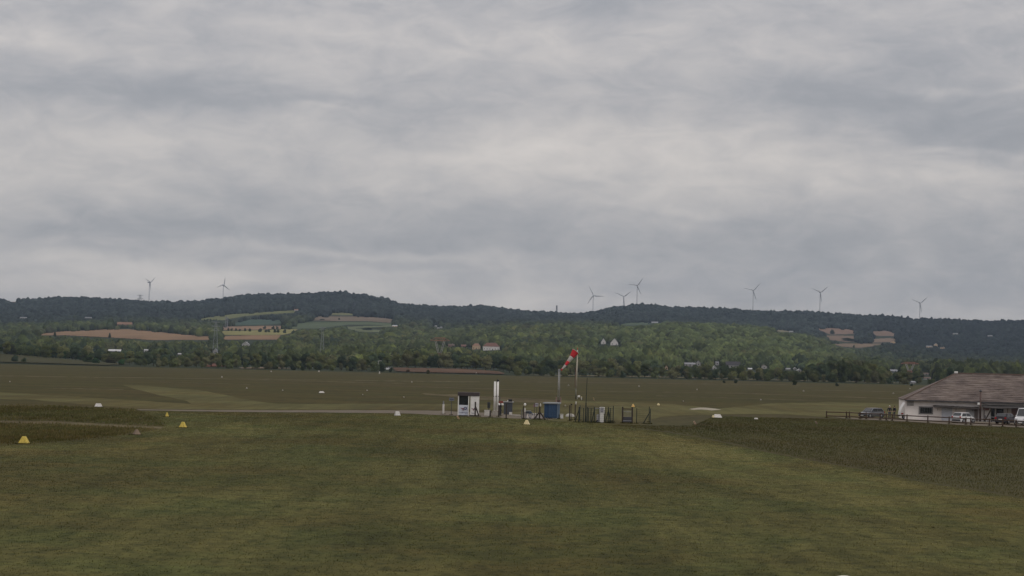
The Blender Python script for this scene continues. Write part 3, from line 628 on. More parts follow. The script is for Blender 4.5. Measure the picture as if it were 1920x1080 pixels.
def tree_proto(kind, seed):
    r_ = random.Random(seed)
    if kind == 'conic': h, w, base = 11, 2.6, 1.0
    elif kind == 'tall': h, w, base = 15, 3.6, 2.0
    elif kind == 'broad': h, w, base = 12, 6.2, 1.6
    elif kind == 'bush': h, w, base = 4.5, 3.4, .15
    else: h, w, base = 12.5, 4.6, 1.8
    lobes = []
    for i in range({'bush': 7, 'broad': 14}.get(kind, 11)):
        a = r_.uniform(0, 6.283); t = r_.uniform(.12, .88); env = math.sin(math.pi * min(1, .2 + t * .72)) ; rr = w * .62 * env * r_.uniform(.4, 1)
        s = w * r_.uniform(.30, .48); lobes.append((rr * math.cos(a), rr * math.sin(a), base + (h - base) * t * .9, s, s * r_.uniform(.75, 1.1)))
    V, F, Cc = leaf_crown(h, w, lobes, {'bush': 700, 'conic': 1100}.get(kind, 1500), {'bush': .34, 'conic': .5}.get(kind, .58), base, seed, kind == 'conic')
    tk = MB(); th = h * (.62 if kind != 'bush' else .4); tk.bar((0, 0, -.3), (.1, 0, th * .5), .035 * h * .55 + .05, .02 * h * .6, 7); tk.bar((.1, 0, th * .5), (0, .1, th), .02 * h * .6, .05, 6)
    for i in range(5):
        lb = lobes[i % len(lobes)]; z0 = th * r_.uniform(.35, .8); tk.bar((.05, 0, z0), (lb[0] * .8, lb[1] * .8, max(z0 + .3, lb[2])), .012 * h, .03, 5)
    co = numesh('crown', V, F, LEAFM, Cc, 4); to = tk.build('trunk', BARK)
    return co.data, to.data, co, to
PROT = {}
for kd, sd in (('round', 1), ('round', 2), ('round', 3), ('broad', 4), ('broad', 5), ('tall', 6), ('tall', 7), ('bush', 8), ('bush', 9), ('conic', 10)):
    cm, tm, co, to = tree_proto(kd, sd); PROT.setdefault(kd, []).append((cm, tm)); bpy.data.objects.remove(co); bpy.data.objects.remove(to)
def put_tree(x, Yd, kind, hh, col, label, group, name='tree', cat='tree', z=None, wide=1.0):
    cm, tm = random.choice(PROT[kind]); d = ray(x, 690); Xw = d.x * Yd; zz = z if z is not None else (float(terr(Xw, Yd)) if Yd > 1440 else 0.0)
    base_h = {'conic': 11, 'tall': 15, 'broad': 12, 'bush': 4.5, 'round': 12.5}[kind]; s = hh / base_h
    o = thing(name, label, cat, (Xw, Yd, zz - .1), random.uniform(0, 6.28), group); o.scale = (s * wide, s * wide, s)
    c = bpy.data.objects.new('crown', cm); COL.objects.link(c); c.parent = o; c.color = (*col, 1)
    t = bpy.data.objects.new('trunk', tm); COL.objects.link(t); t.parent = o
    return o
SEG = [(-300, 250, 'near the long white roofed shed'), (250, 480, 'behind the red soil heap'), (480, 700, 'behind the lone dark bushes of the far grass edge'), (700, 960, 'behind the red ploughed strip'), (960, 1250, 'beyond the windsock'), (1250, 1500, 'in front of the village houses'), (1500, 2300, 'beyond the wooden fence and silver car')]
KW = {'round': 'round crowned green tree', 'broad': 'broad spreading tree', 'tall': 'tall leafy tree', 'bush': 'low rounded bush', 'conic': 'dark pointed conifer'}
def seg(x):
    for a, b_, t in SEG:
        if a <= x < b_: return t
    return SEG[-1][2]
def tcol(kind, xx=0):
    g = random.choice([(.036,.046,.021), (.046,.056,.024), (.058,.064,.027), (.030,.042,.024), (.064,.066,.034)])
    if kind == 'conic': g = (.020, .030, .020)
    k = random.uniform(.8, 1.2) * (1.05 if xx > 1470 else 1.3); return tuple(c * k for c in g)
def blocked(x, Yd, hh, wr):
    yt = project((ray(x, 690).x * Yd, Yd, hh))[1]; r2 = wr / Yd * FPX
    return any(Yd < c[4] and x + r2 > c[0] and x - r2 < c[2] and yt < c[3] - 1 for c in CLEAR) or any(inpoly(np.array([x]), np.array([yt + 4]), f)[0] for f in FIELDS[-5:])
nb = 0
for (Yr, sp, kinds, hr) in ((1760, 15, ('round', 'tall', 'broad', 'round'), (10, 14)), (1640, 15, ('round', 'broad', 'tall', 'round'), (8, 13)), (1545, 19, ('round', 'broad', 'bush', 'round', 'tall'), (6, 11)), (1490, 24, ('bush', 'bush', 'round'), (3, 6.5))):
    x = -60.0
    while x < 1790:
        kd = random.choice(kinds); hh = random.uniform(*hr); Yd = Yr + random.uniform(-35, 35)
        if kd == 'bush': hh = min(hh, 6)
        if 1480 < x < 1740: hh *= 1.3
        if x < 250: hh *= .85
        if 720 < x < 960 and Yr < 1600: x += sp; continue      # the ploughed strip lies open here
        if 0 < x < 260 and Yr < 1600: x += sp; continue
        wr = hh * .40
        tries = 0
        while blocked(x, Yd, hh, wr) and tries < 6: hh *= .82; wr = hh * .38; tries += 1
        if tries < 6 and hh > 2.2:
            lb = KW[kd] + ' ' + seg(x); put_tree(x, Yd, kd, hh, tcol(kd, x), lb, lb.replace('tree ', 'trees ').replace('bush ', 'bushes ').replace('conifer ', 'conifers ').rstrip()); nb += 1
        x += sp * random.uniform(.75, 1.3)
print('edge trees', nb)
DG = (.020, .028, .016)
def lone(x, yb, hpx, kind, col, label, wide=1.0):
    P = gnd(x, yb); Yd = P.y if 0 < P.y < 1420 else min(1660, hit(x, yb).y if hit(x, yb) else 1640); o = put_tree(x, Yd, kind, hpx * Yd / FPX, col, label, None, 'bush' if kind == 'bush' else 'tree', 'bush' if kind == 'bush' else 'tree', z=0.0 if Yd < 1440 else None, wide=wide); return o
lone(567, 695, 9, 'bush', DG, 'dark bush beside the taller dark bush left of the white car', .8)
lone(550, 694, 10, 'bush', DG, 'dark bush, leftmost of three before the hedge')
lone(567.5, 695, 16, 'conic', DG, 'dark upright bush, middle of three before the hedge', 1.2)
lone(656, 695.5, 10, 'bush', DG, 'round dark bush alone left of the tall green tree', .8)
lone(687, 695.5, 34, 'tall', (.050, .062, .026), 'tall green tree standing alone left of the white car', 1.2)
lone(717, 697, 15, 'bush', DG, 'dark bush touching the white car', .8)
lone(733, 698.5, 9, 'bush', DG, 'small dark bush right of the white car', .7)
lone(766, 699.5, 6, 'bush', (.05,.035,.02), 'low brown bush at the left of the red ploughed strip', 1.2)
lone(802, 701, 8, 'bush', (.04,.04,.02), 'small olive bush on the red ploughed strip', .9)
for (bx, by, bh, lb) in ((1358, 718, 5, 'tiny dark bush on the pale verge, left of two'), (1381, 718.5, 7, 'tiny dark bush on the pale verge, right of two'), (1489, 722, 9, 'dark bush alone on the verge above the white flat marker'), (1570, 724, 6, 'low dark bush on the verge above the wooden fence'), (1710, 724, 5, 'low dark bush before the white hut')):
    lone(bx, by, bh, 'bush', DG, lb)
for (bx, by, bh, wd_) in ((30, 679, 12, 1.3), (45, 680, 9, 1.1), (122, 672, 17, 1.1), (165, 680, 14, 1.4), (180, 682, 11, 1.3), (208, 682, 13, 1.5), (150, 674, 16, 1.2), (100, 668, 22, 1.), (70, 662, 20, 1.1), (230, 684, 10, 1.4), (20, 660, 22, 1.2)):
    lone(bx, by, bh, 'bush' if bh < 15 else 'round', tuple(c * random.uniform(1.2, 2) for c in DG), 'rounded dark bush on the rough bank at the far left', wd_)['group'] = 'dark bushes on the rough left bank'
for (tx, ty, hp) in ((101, 640, 17), (204, 634, 10), (28, 643, 14), (36, 650, 14)):
    P = hit(tx, ty)
    if P: tag(put_tree(tx, P.y, 'conic', hp * P.y / FPX, (.018,.026,.018), 'dark pointed tree standing out before the long brown field', 'dark pointed trees before the brown field', 'tree', 'tree', wide=1.25))
for (tx, ty) in [(426, 620.5), (433, 621), (441, 621), (448, 621.5), (457, 621.5), (466, 622), (486, 623), (497, 623.5), (502, 623.5), (514, 624), (519, 624), (532, 625), (548, 626), (414, 619)] + [(510, 617), (517, 617), (494, 617)] + [(365 + 5.5 * i, 603.2) for i in range(9)]:
    P = hit(tx, ty)
    if P: put_tree(tx, P.y, 'bush', random.uniform(4.2, 6.5), tuple(c * 1.2 for c in DG), 'small dark bush in the row along the yellow green crop strip' if ty > 610 else 'small dark bush in the row under the pale green meadow', 'bushes along the yellow green crop' if ty > 610 else 'bushes under the pale meadow', 'bush', 'bush', wide=.9)
for (tx, ty, hp, wd_, lb) in ((688, 619.5, 5, 3.6, 'dark oval copse in the green field'), (633, 600, 4, 1, 'lone dark bush on the grey brown slope'), (585, 600, 3, 2.5, 'low hedge bush on the grey brown slope'), (603, 600.5, 2.5, 4, 'long low hedge on the grey brown slope'), (1590, 640, 6, 5, 'dark hedge between the brown fields'), (1617, 634, 9, 1, 'round tree between the two brown fields'), (1630, 637, 12, 1.2, 'dark broad tree in the middle of the brown fields'), (1600, 652, 5, .8, 'lone small tree at the foot of the brown fields'), (1560, 627, 9, 1, 'olive tree at the left end of the upper brown field')):
    P = hit(tx, ty)
    if P: put_tree(tx, P.y, 'bush', hp * P.y / FPX, tuple(c * 1.15 for c in DG), lb, None, 'bush', 'bush', wide=wd_ if hp > 4 else wd_)


# ------------------------------------------------------------------ fuel station
def K(P): return P.y / FPX            # metres per photo pixel at a point
def scr(mb, name, m, par, **k): return mb.build(name, m, par, **k)
def text_mesh(s, size, m, parent, loc, name='lettering'):
    cu = bpy.data.curves.new('lettering', 'FONT'); cu.body = s; cu.size = size; cu.align_x = 'CENTER'; cu.extrude = .004
    to = bpy.data.objects.new('lettering', cu); COL.objects.link(to); me = bpy.data.meshes.new_from_object(to.evaluated_get(bpy.context.evaluated_depsgraph_get())); bpy.data.objects.remove(to)
    me.materials.clear(); me.materials.append(m); o = bpy.data.objects.new(name, me); COL.objects.link(o); o.parent = parent; o.location = loc; o.rotation_euler = (R(90), 0, 0); return o
def emblem(parent, cx, cz, s, y):
    """sweeping dark red stroke that ends in a navy ring, with a short red stem"""
    a = MB(); pts = []
    for i in range(13):
        t = i / 12; pts.append((cx - .52 * s + .62 * s * t, cz + .10 * s - .16 * s * math.sin(t * math.pi * .55), .035 * s + .10 * s * math.sin(t * math.pi * .7)))
    a.prism([(p[0], p[1] - p[2] * .55) for p in pts] + [(p[0], p[1] + p[2] * .55) for p in pts[::-1]], y - .012, y); a.prism([(cx - .14*s, cz - .05*s), (cx - .02*s, cz - .05*s), (cx - .04*s, cz - .40*s), (cx - .10*s, cz - .40*s)], y - .010, y)
    a.build('emblem_stroke', MAROON, parent)
    r = MB(); n = 24; i0 = len(r.v)
    for k in range(n):
        t = 2 * math.pi * k / n
        for rr in (.14 * s, .25 * s): r.v += [(cx + .28 * s + rr * math.cos(t), y - .014, cz + .04 * s + rr * math.sin(t)), (cx + .28 * s + rr * math.cos(t), y, cz + .04 * s + rr * math.sin(t))]
    for k in range(n):
        a0, b0 = 4 * k, 4 * ((k + 1) % n); r.f += [(a0, b0, b0 + 2, a0 + 2), (a0 + 2, b0 + 2, b0 + 3, a0 + 3), (a0 + 1, a0, b0, b0 + 1)]
    r.build('emblem_ring', NAVY, parent)
P = gnd(858, 780); k = K(P); W = 39.5 * k; HK = 45 * k
o = thing('fuel_kiosk', 'white payment kiosk with red and navy emblem, dark window and dark roof band', 'kiosk', P)
wl = 21 * k; D_ = 1.9; sh = 19 * k
b = MB(); b.box(wl / 2, D_ / 2 + .05, sh / 2 + .12, wl - .24, D_ - .1, sh); b.build('front_panel', PANELW, o, bevel=.02)
b = MB(); b.box(wl + (W - wl) / 2 + .08, D_ / 2, .1 + 38 * k / 2, W - wl - .16, D_, 38 * k - .1); b.build('white_door_panel', WHITE, o, bevel=.03)
b = MB(); b.box(.06, .06, 38 * k / 2, .12, .12, 38 * k); b.box(wl - .06, .06, 38 * k / 2, .12, .12, 38 * k); b.box(.06, D_, 38 * k / 2, .12, .12, 38 * k); b.build('frame', WHITE, o)
b = MB(); b.box(wl / 2, .16, .12 + sh + (38 * k - sh) / 2 - .06, wl - .26, .05, 38 * k - sh - .14); pn = b.build('window', GLASS, o)
b = MB(); b.box(wl / 2, D_ - .1, 38 * k / 2 + sh / 2, wl - .2, .06, 38 * k - sh); b.build('back_panel', DARKG, o)
b = MB(); b.box(wl * .62, .8, sh + 1.0, .85, .3, .16); b.box(wl * .62, .8, sh + .35, .6, .4, .7); b.build('card_terminal', GREYP, o)
b = MB(); b.box(W / 2, D_ / 2, 38 * k + 3.4 * k, W + .1, D_ + .16, 6.8 * k); b.build('roof_band', mat('taupe_fascia', (.060, .048, .048), .6, .15, 2), o, bevel=.02)
b = MB(); b.box(W * .52, D_ / 2, .05, W * .9, D_ * .9, .12); b.build('plinth', DARKG, o)
emblem(o, wl / 2 + .02, .12 + sh * .66, .78, .012); text_mesh('TotalEnergies', .21, NAVY, o, (wl / 2, .085, .12 + sh * .20))
emblem(o, wl + .62, .12 + sh * .64, .66, -.002); text_mesh('Total', .21, NAVY, o, (wl + .52, -.012, .12 + sh * .18))

def post_sign(x, yb, ytop, wp, hp, mp, label, name='post_sign', cat='sign', pw=.08):
    P = gnd(x, yb); k = K(P); o = thing(name, label, cat, P); H = (yb - ytop) * k
    MB().bar((0, 0, 0), (0, 0, H), pw / 2, n=6).build('post', DARKG, o); MB().box(0, -.05, H - hp * k / 2, wp * k, .05, hp * k).build('plate', mp, o, bevel=.01)
    MB().box(0, -.078, H - hp * k / 2, wp * k * .8, .006, hp * k * .25).build('plate_stripe', DARKG, o); return o
post_sign(846, 778.5, 746, 9, 5.5, mat('blue_grey_plate', (.16, .17, .21), .5, .1, 6), 'small blue grey sign plate on a thin post before the kiosk')
P = gnd(831, 777); k = K(P); o = thing('bollard', 'slim white post at the edge of the gravel path', 'post', P)
MB().bar((0, 0, 0), (0, 0, 19 * k), .13, n=10).build('post', OFFWH, o); MB().bar((0, 0, 19 * k), (0, 0, 25 * k), .09, .07, 10).build('grey_top', GREYP, o)

def cabinet(name, label, cat, x0, x1, yb, yt, m, depth=.8, extra=None, bev=.03, z0=0.0):
    P = gnd((x0 + x1) / 2, yb); k = K(P); W = (x1 - x0) * k; H = (yb - yt) * k; o = thing(name, label, cat, P)
    MB().box(0, depth / 2, H / 2 + z0, W, depth, H - z0).build('body', m, o, bevel=bev)
    if extra: extra(o, W, H, depth, k)
    return o
def ex_box(o, W, H, D, k):
    for t in (-.25, .25): MB().box(W * t, -.012, H * .5, W * .42, .02, H * .8).build('door_panel', OFFWH, o)
    MB().box(0, D / 2, H + .03, W + .06, D + .06, .06).build('lid', OFFWH, o)
cabinet('white_box', 'low white box on the ground right of the kiosk', 'box', 908, 918.5, 780, 770, OFFWH, .7, ex_box)
P = gnd(916, 779.5); k = K(P); o = thing('post_box', 'dark flat box on a post behind the low white box', 'box', P + Vector((0, 1.2, 0)))
MB().bar((0, .1, 0), (0, .1, 20 * k), .05, n=6).build('post', DARKG, o); MB().box(0, 0, 19.5 * k, 5.5 * k, .18, 11.5 * k).build('case', DARKG, o, bevel=.02); MB().box(0, -.1, 19.5 * k, 4 * k, .01, 8 * k).build('face', mat('dim_face', (.03,.034,.03), .4, .1, 4), o)
# twin white tubes
P = gnd(929.5, 779); k = K(P); o = thing('vent_stack', 'pair of tall white tubes clamped together beside the pump', 'vent tubes', P)
for sx in (-2.6, 2.6): MB().bar((sx * k, 0, 9 * k), (sx * k, 0, 63.5 * k), 2.0 * k, n=12).build('tube', WHITE, o, True)
b = MB(); b.box(0, 0, 36 * k, 9.5 * k, .22, .12); b.build('clamp', DARKG, o)
b = MB(); b.bar((1.0 * k, 0, 63 * k), (3.6 * k, 0, 66.5 * k), .13, .17, 8); b.build('dark_cap', BLACK, o)
b = MB(); b.box(0, 0, 4.5 * k, 13 * k, .9, 9 * k); b.build('base', CONC, o, bevel=.04)
# hose post with red and white fittings
P = gnd(937.5, 780); k = K(P); o = thing('fuel_pump', 'slender fuel pump column with red head and hanging dark hose', 'pump', P)
MB().box(0, .2, 12 * k, 4 * k, .3, 24 * k).build('column', DARKG, o, bevel=.02)
MB().box(1.5 * k, .1, 26 * k, 8 * k, .3, 4 * k).build('red_head', mat('dull_red_paint', (.20, .05, .04), .6, .15, 4), o, bevel=.03)
for sx in (-2.0, 4.0): MB().lathe([(.12, -.12), (.15, 0), (.12, .14)], 10, Matrix.Translation((sx * k, -.1, 21.5 * k))).build('white_fitting', WHITE, o, True)
b = MB(); pr = None
for i in range(15):
    t = i / 14; q = Vector(((1.6 + .5 * math.sin(t * 14)) * k, -.18, (20 - 16 * t) * k))
    if pr is not None: b.bar(pr, q, .055 + .03 * (i % 3 == 0), n=6)
    pr = q
b.build('hose', BLACK, o, True); MB().bar((-1 * k, .1, 26 * k), (-1 * k, .1, 37 * k), .05, n=6).build('dark_rod', DARKG, o)
# grey cabinet with a pale lid
def ex_tank(o, W, H, D, k):
    MB().box(0, D / 2, H + .05, W + .35, D + .25, .1).build('lid', STEEL, o)
    MB().box(W * .22, D / 2, H + .1 + 2.2 * k, 7.5 * k, .5, 4.4 * k).build('dark_box', BLACK, o, bevel=.03); MB().box(-W * .06, D * .3, H + .1 + 1.4 * k, 1.8 * k, .1, 2.4 * k).build('white_bracket', OFFWH, o)
    for t in (-.25, .25): MB().box(W * t, -.012, H * .5, W * .45, .02, H * .86).build('door_panel', mat('blue_grey_steel', (.055, .060, .070), .5, .12, 3), o)
    MB().box(W * .3, -.2, 2.4 * k, 5.5 * k, .35, 4.8 * k).build('pale_plinth', OFFWH, o)
cabinet('steel_cabinet', 'tall dark grey steel cabinet with pale lid and black box on top', 'cabinet', 944.5, 960.5, 777.5, 754.5, mat('slate_steel', (.062, .066, .075), .5, .12, 3), 1.2, ex_tank)
MBx = gnd(967, 781); k = K(MBx); o = thing('concrete_kerb', 'low pale concrete kerb between the steel cabinet and the white posts', 'kerb', MBx); MB().box(0, 0, .1, 16 * k, .4, .28).build('block', CONC, o, bevel=.03)
# post with round white disc, small pale cabinet
P = gnd(982.5, 786); k = K(P); o = thing('disc_post', 'post with a round white disc on top beside a pale narrow case', 'post', P)
MB().bar((-1.3 * k, 0, 0), (-1.3 * k, 0, 24 * k), .075, n=6).build('post', WOODD, o)
MB().lathe([(.05, -.05), (3.0 * k * .75, -.04), (3.0 * k * .75, .04), (.05, .05)], 16, Matrix.Translation((1.2 * k, -.1, 27.5 * k)) @ Matrix.Scale(1.3, 4, (0, 0, 1)) @ Matrix.Rotation(R(90), 4, 'X')).build('disc', WHITE, o, True)
MB().box(1.4 * k, .1, 17.5 * k, 3 * k, .25, 7 * k).build('meter_case', OFFWH, o, bevel=.02); MB().box(1.0 * k, .12, 7 * k, 3.6 * k, .3, 14 * k).build('pale_case', mat('pinkish_grey_paint', (.22, .19, .18), .6, .1, 4), o, bevel=.02); MB().box(-4.4 * k, .3, 9.5 * k, 1.5 * k, .2, 19 * k).build('dark_case', GREYP, o)
# low white tank shed with pump and blue hose
P = gnd(1002.5, 785); k = K(P); o = thing('low_tank', 'long low white concrete block behind the braced timber post', 'tank', P + Vector((0, 1.4, 0)))
MB().box(-.2, .5, 4.1 * k, 38 * k, 1.1, 8.4 * k).build('block', mat('pale_block', (.66, .60, .56), .8, .12, 1), o, bevel=.06); MB().box(-.2, .5, 8.7 * k, 38.4 * k, 1.2, .10).build('coping', OFFWH, o)
P = gnd(992, 786); k = K(P); o = thing('hose_reel', 'dark hose machine with a blue hose standing before the low white block', 'hose reel', P)
MB().box(-1 * k, .3, 12.6 * k, 11 * k, .5, 4.6 * k).build('housing', mat('dark_blue_grey', (.05, .055, .065), .5, .1, 4), o, bevel=.05); MB().box(-1 * k, .3, 15.4 * k, 9 * k, .5, .9 * k).build('pale_top', STEEL, o)
b = MB(); pr = None
for i in range(19):
    t = i / 18 * 4.9; q = Vector(((3.0 + 3.4 * math.cos(t)) * k, -.1, (7.5 + 5.5 * math.sin(t)) * k))
    if pr is not None: b.bar(pr, q, .05, n=6)
    pr = q
b.build('blue_hose', mat('blue_hose', (.05, .08, .14), .5, .1, 5), o, True)
for sx in (-5.5, 3.5): MB().bar((sx * k, .3, 0), (sx * k, .3, 10.5 * k), .06, n=6).build('leg', GREYP, o)
post_sign(1006, 786, 756, 5.6, 6.2, mat('lilac_plate', (.36, .34, .38), .5, .08, 6), 'square pale plate on a post left of the braced timber post', pw=.07)
P = gnd(1001.8, 785); k = K(P); o = thing('folded_flag', 'narrow pinkish folded banner on a thin pole beside the pale plate', 'banner', P + Vector((0, .4, 0)))
MB().bar((0, 0, 0), (0, 0, 29 * k), .03, n=6).build('pole', DARKG, o); MB().prism([(-.16, 22 * k), (.14, 22 * k), (.06, 25.5 * k), (-.02, 29 * k), (-.12, 26 * k)], -.02, .03).build('cloth', mat('faded_pink_cloth', (.20, .12, .13), .9, .15, 6), o)
# braced timber posts
def timber(x, yb, yt, label, braces=(), m=None, top=None, r=.1):
    P = gnd(x, yb); k = K(P); H = (yb - yt) * k; o = thing('timber_post', label, 'post', P, 0, None)
    MB().box(0, 0, H / 2 - .1, r * 1.9, r * 1.9, H + .2).build('post', m or WOODD, o, bevel=.02)
    for dx, hz_ in braces: MB().bar((0, 0, H * hz_), (dx * k, 0, .02), r * .85, n=4).build('brace', m or WOODD, o)
    if top: MB().lathe([(.05, 0), (top * k * .85, .08), (top * k * .9, .2), (top * k * .5, .34), (.03, .38)], 12, Matrix.Translation((.08, -.02, H - .02))).build('white_cap', OFFWH, o, True)
    return o
timber(890.8, 781, 753.5, 'dark timber post with one slanting brace before the kiosk door', [(7.5, .72)])
timber(919, 782.5, 769.5, 'short dark post right of the low white box')
timber(935, 782.5, 760, 'dark post beside the pair of white tubes')
timber(949, 785.5, 757, 'dark post before the tall steel cabinet', r=.08)
timber(1011.5, 787.5, 762, 'dark timber post with two braces forming an A', [(-11, .62), (11, .62)], top=1.4)
timber(1068, 789.5, 759.5, 'dark post before the rounded white tank', r=.09)
timber(1078, 787.5, 758, 'post with a pale cap right of the rounded white tank', r=.07, top=1.3)
P = gnd(1071.5, 788); k = K(P); o = thing('small_floodlight', 'small black floodlight on a thin stake between two posts', 'floodlight', P + Vector((0, .6, 0)))
MB().bar((0, 0, 0), (0, 0, 28 * k), .03, n=6).build('stake', WOODD, o); MB().box(-.05, 0, 29 * k, 3.2 * k, .2, 2.2 * k, Matrix.Translation((0, 0, 29 * k)) @ Matrix.Rotation(R(35), 4, 'Y') @ Matrix.Translation((0, 0, -29 * k))).build('lamp_head', BLACK, o)
# blue container
P = gnd(1020, 785.3); k = K(P); o = thing('blue_container', 'blue steel tank cabinet with pale roof standing on pads', 'container', P, R(-9))
Wf, Hc, Dc = 23.5 * k, 26 * k, 2.6; z0 = 2.0 * k
MB().box(Wf / 2, Dc / 2, z0 + Hc / 2, Wf, Dc, Hc).build('body', BLUEP, o, bevel=.03)
b = MB(); b.box(Wf + .02, Dc / 2, z0 + Hc / 2, .05, Dc * .96, Hc * .98); b.build('side_panel', BLUEL, o)
for t in (.52, .80): MB().box(Wf * t, -.02, z0 + Hc / 2, Wf * .26, .04, Hc * .95).build('front_door', mat('mid_blue_paint', (.032, .066, .128), .5, .12, 2), o, bevel=.01)
for t in (.385, .66, .935): MB().bar((Wf * t, -.06, z0 + .1), (Wf * t, -.06, z0 + Hc * .95), .018, n=5).build('lock_bar', BLUEL, o)
MB().box(Wf / 2, Dc / 2, z0 + Hc + .09, Wf + .36, Dc + .3, .18).build('roof', mat('pale_blue_grey_roof', (.24, .26, .27), .6, .1, 2), o, bevel=.03)
for (sx, sy) in ((.15, .2), (.85, .2), (.15, Dc - .3), (.85, Dc - .3)): MB().box(Wf * sx, sy, z0 / 2 - .02, .5, .35, z0 + .03).build('pad', OFFWH, o)
P = gnd(1046.5, 785); k = K(P); o = thing('downpipe_post', 'thin pale blue post beside the right end of the blue container', 'post', P); MB().bar((0, 0, 0), (0, 0, 28 * k), .10, n=8).build('post', BLUEL, o); MB().box(0, 0, 28.3 * k, 6 * k, .3, .1).build('cap_plate', STEEL, o)
cabinet('white_box', 'square white box at the right foot of the blue container', 'box', 1050, 1056, 785.5, 777, OFFWH, .5, lambda o, W, H, D, k: (MB().box(0, D / 2, H + .02, W + .05, D + .05, .05).build('lid', OFFWH, o), MB().box(0, -.012, H * .5, W * .8, .02, H * .75).build('door_panel', WHITE, o)))
P = gnd(1069.3, 782.5); k = K(P); o = thing('round_tank', 'low white tank with rounded ends behind two dark posts', 'tank', P + Vector((0, 1, 0)))
b = MB(); pf = []
for i in range(9):
    a = math.pi * i / 8; pf.append((math.cos(a) * 8 * k if abs(math.cos(a)) < .999 else math.copysign(8.2 * k, math.cos(a)), 1.5 * k + (4.8 * k * math.sin(a) ** .6 if math.sin(a) > 0.01 else 0)))
b.prism([(8.2 * k, .3 * k)] + pf + [(-8.2 * k, .3 * k)], 0, 1.1); b.build('shell', OFFWH, o, bevel=.06)
for sx in (-5, 0, 5): MB().box(sx * k, .55, .1, .25, .9, .3).build('foot', CONC, o)
MB().box(0, .55, 6.4 * k, 1.6 * k, .3, .1).build('hatch', GREYP, o)
# twin pole mast behind the container
P = gnd(1047.2, 755.5); k = K(P); o = thing('twin_mast', 'double tube mast rising behind the blue container', 'mast', P)
for sx in (-1.3, 1.4): MB().bar((sx * k, 0, 0), (sx * k * .85, 0, 62 * k), .062, .055, 8).build('tube', STEEL, o, True)
for zz in (12, 26, 40, 54): MB().box(0, 0, zz * k, 3.2 * k, .06, .06).build('rung', STEEL, o)
MB().box(0, 0, 62 * k, 4.2 * k, .2, .22).build('head_plate', STEEL, o)
for sx in (-4.5, 4): MB().bar((sx * k, -.2, 0), (sx * k * .9, -.2, 11 * k), .11, n=7).build('stay_post', mat('rusty_pink_paint', (.24, .16, .14), .7, .2, 4), o)
MB().box(0, 0, 3 * k, 5 * k, .5, 6 * k).build('base_box', mat('rusty_brown', (.09, .06, .05), .8, .2, 4), o, bevel=.04)
# windsock
P = gnd(1079.6, 748.5); k = K(P); o = thing('windsock', 'red and white windsock hanging half filled from a tall pale mast', 'windsock', P)
Hm = 92 * k; mast = MB(); mast.bar((0, 0, 20 * k), (1.2 * k, 0, Hm), .17, .12, 10); mast.build('mast', mat('cream_mast_paint', (.50, .45, .36), .5, .15, 2), o, True)
b = MB(); b.bar((0, 0, 0), (0, 0, 20.2 * k), .12, .14, 10); b.build('lower_mast', mat('grey_green_mast', (.14, .14, .11), .6, .2, 2), o, True)
MB().bar((-.22, 0, 22 * k), (-.20, 0, 58 * k), .05, n=6).build('red_cable_duct', mat('brown_duct', (.14, .06, .04), .6, .1, 3), o)
A0 = Vector((-2.6 * k, -.3, Hm - 2.5 * k)); A1 = Vector((-29 * k, -1.2, Hm - 38.5 * k)); axs = (A1 - A0)
def sockring(t, sag):
    c = A0 + axs * t + Vector((0, 0, -sag * .35 * math.sin(math.pi * t))); r_ = (6.9 * (1 - t) + 1.9 * t) * k * (1.0 - .18 * math.sin(math.pi * t)); return c, r_
def sock(t0, t1, m, name):
    b = MB(); n = 16; S_ = 6; d = axs.normalized(); u = d.cross(Vector((0, 1, 0))).normalized(); w_ = d.cross(u)
    for j in range(S_ + 1):
        t = t0 + (t1 - t0) * j / S_; c, r_ = sockring(t, .5)
        for q in range(n):
            a = 2 * math.pi * q / n; fl = 1 + .10 * math.sin(3 * a + t * 9) * t; b.v.append(tuple(c + (u * math.cos(a) * (1 - .25 * t) + w_ * math.sin(a)) * r_ * fl))
    for j in range(S_):
        for q in range(n): b.f.append((j*n+q, j*n+(q+1)%n, (j+1)*n+(q+1)%n, (j+1)*n+q))
    sol = b.build(name, m, o, True); md = sol.modifiers.new('cloth', 'SOLIDIFY'); md.thickness = .03
for i, (t0, t1) in enumerate(((0, .27), (.27, .50), (.50, .70), (.70, .93), (.93, 1.0))): sock(t0, t1, SOCKR if i % 2 == 0 else SOCKW, 'red_band' if i % 2 == 0 else 'white_band')
b = MB(); n = 20; d = axs.normalized(); u = d.cross(Vector((0, 1, 0))).normalized(); w_ = d.cross(u); c, r_ = sockring(0, 0)
for q in range(n): b.bar(c + (u * math.cos(2*math.pi*q/n) + w_ * math.sin(2*math.pi*q/n)) * r_, c + (u * math.cos(2*math.pi*(q+1)/n) + w_ * math.sin(2*math.pi*(q+1)/n)) * r_, .06, n=5)
b.bar((1.2 * k, 0, Hm - .1), c + u * r_, .06, n=5); b.bar((1.2 * k, 0, Hm - .9), c - u * r_, .06, n=5); b.build('hoop', STEEL, o)
MB().bar((1.2 * k, 0, Hm - 1.6), (1.25 * k, 0, Hm + .5), .05, n=6).build('pivot', REDP, o)
P = gnd(1080.5, 748.5); k = K(P); o = thing('equipment_box', 'small white instrument box at the foot of the windsock mast', 'instrument box', P + Vector((.5, -.4, 0))); MB().box(0, 0, 5.6 * k, 4.4 * k, .35, 3.6 * k).build('case', WHITE, o, bevel=.03); MB().bar((-.3, 0, 0), (-.3, 0, 5 * k), .06, n=6).build('stand', STEEL, o)
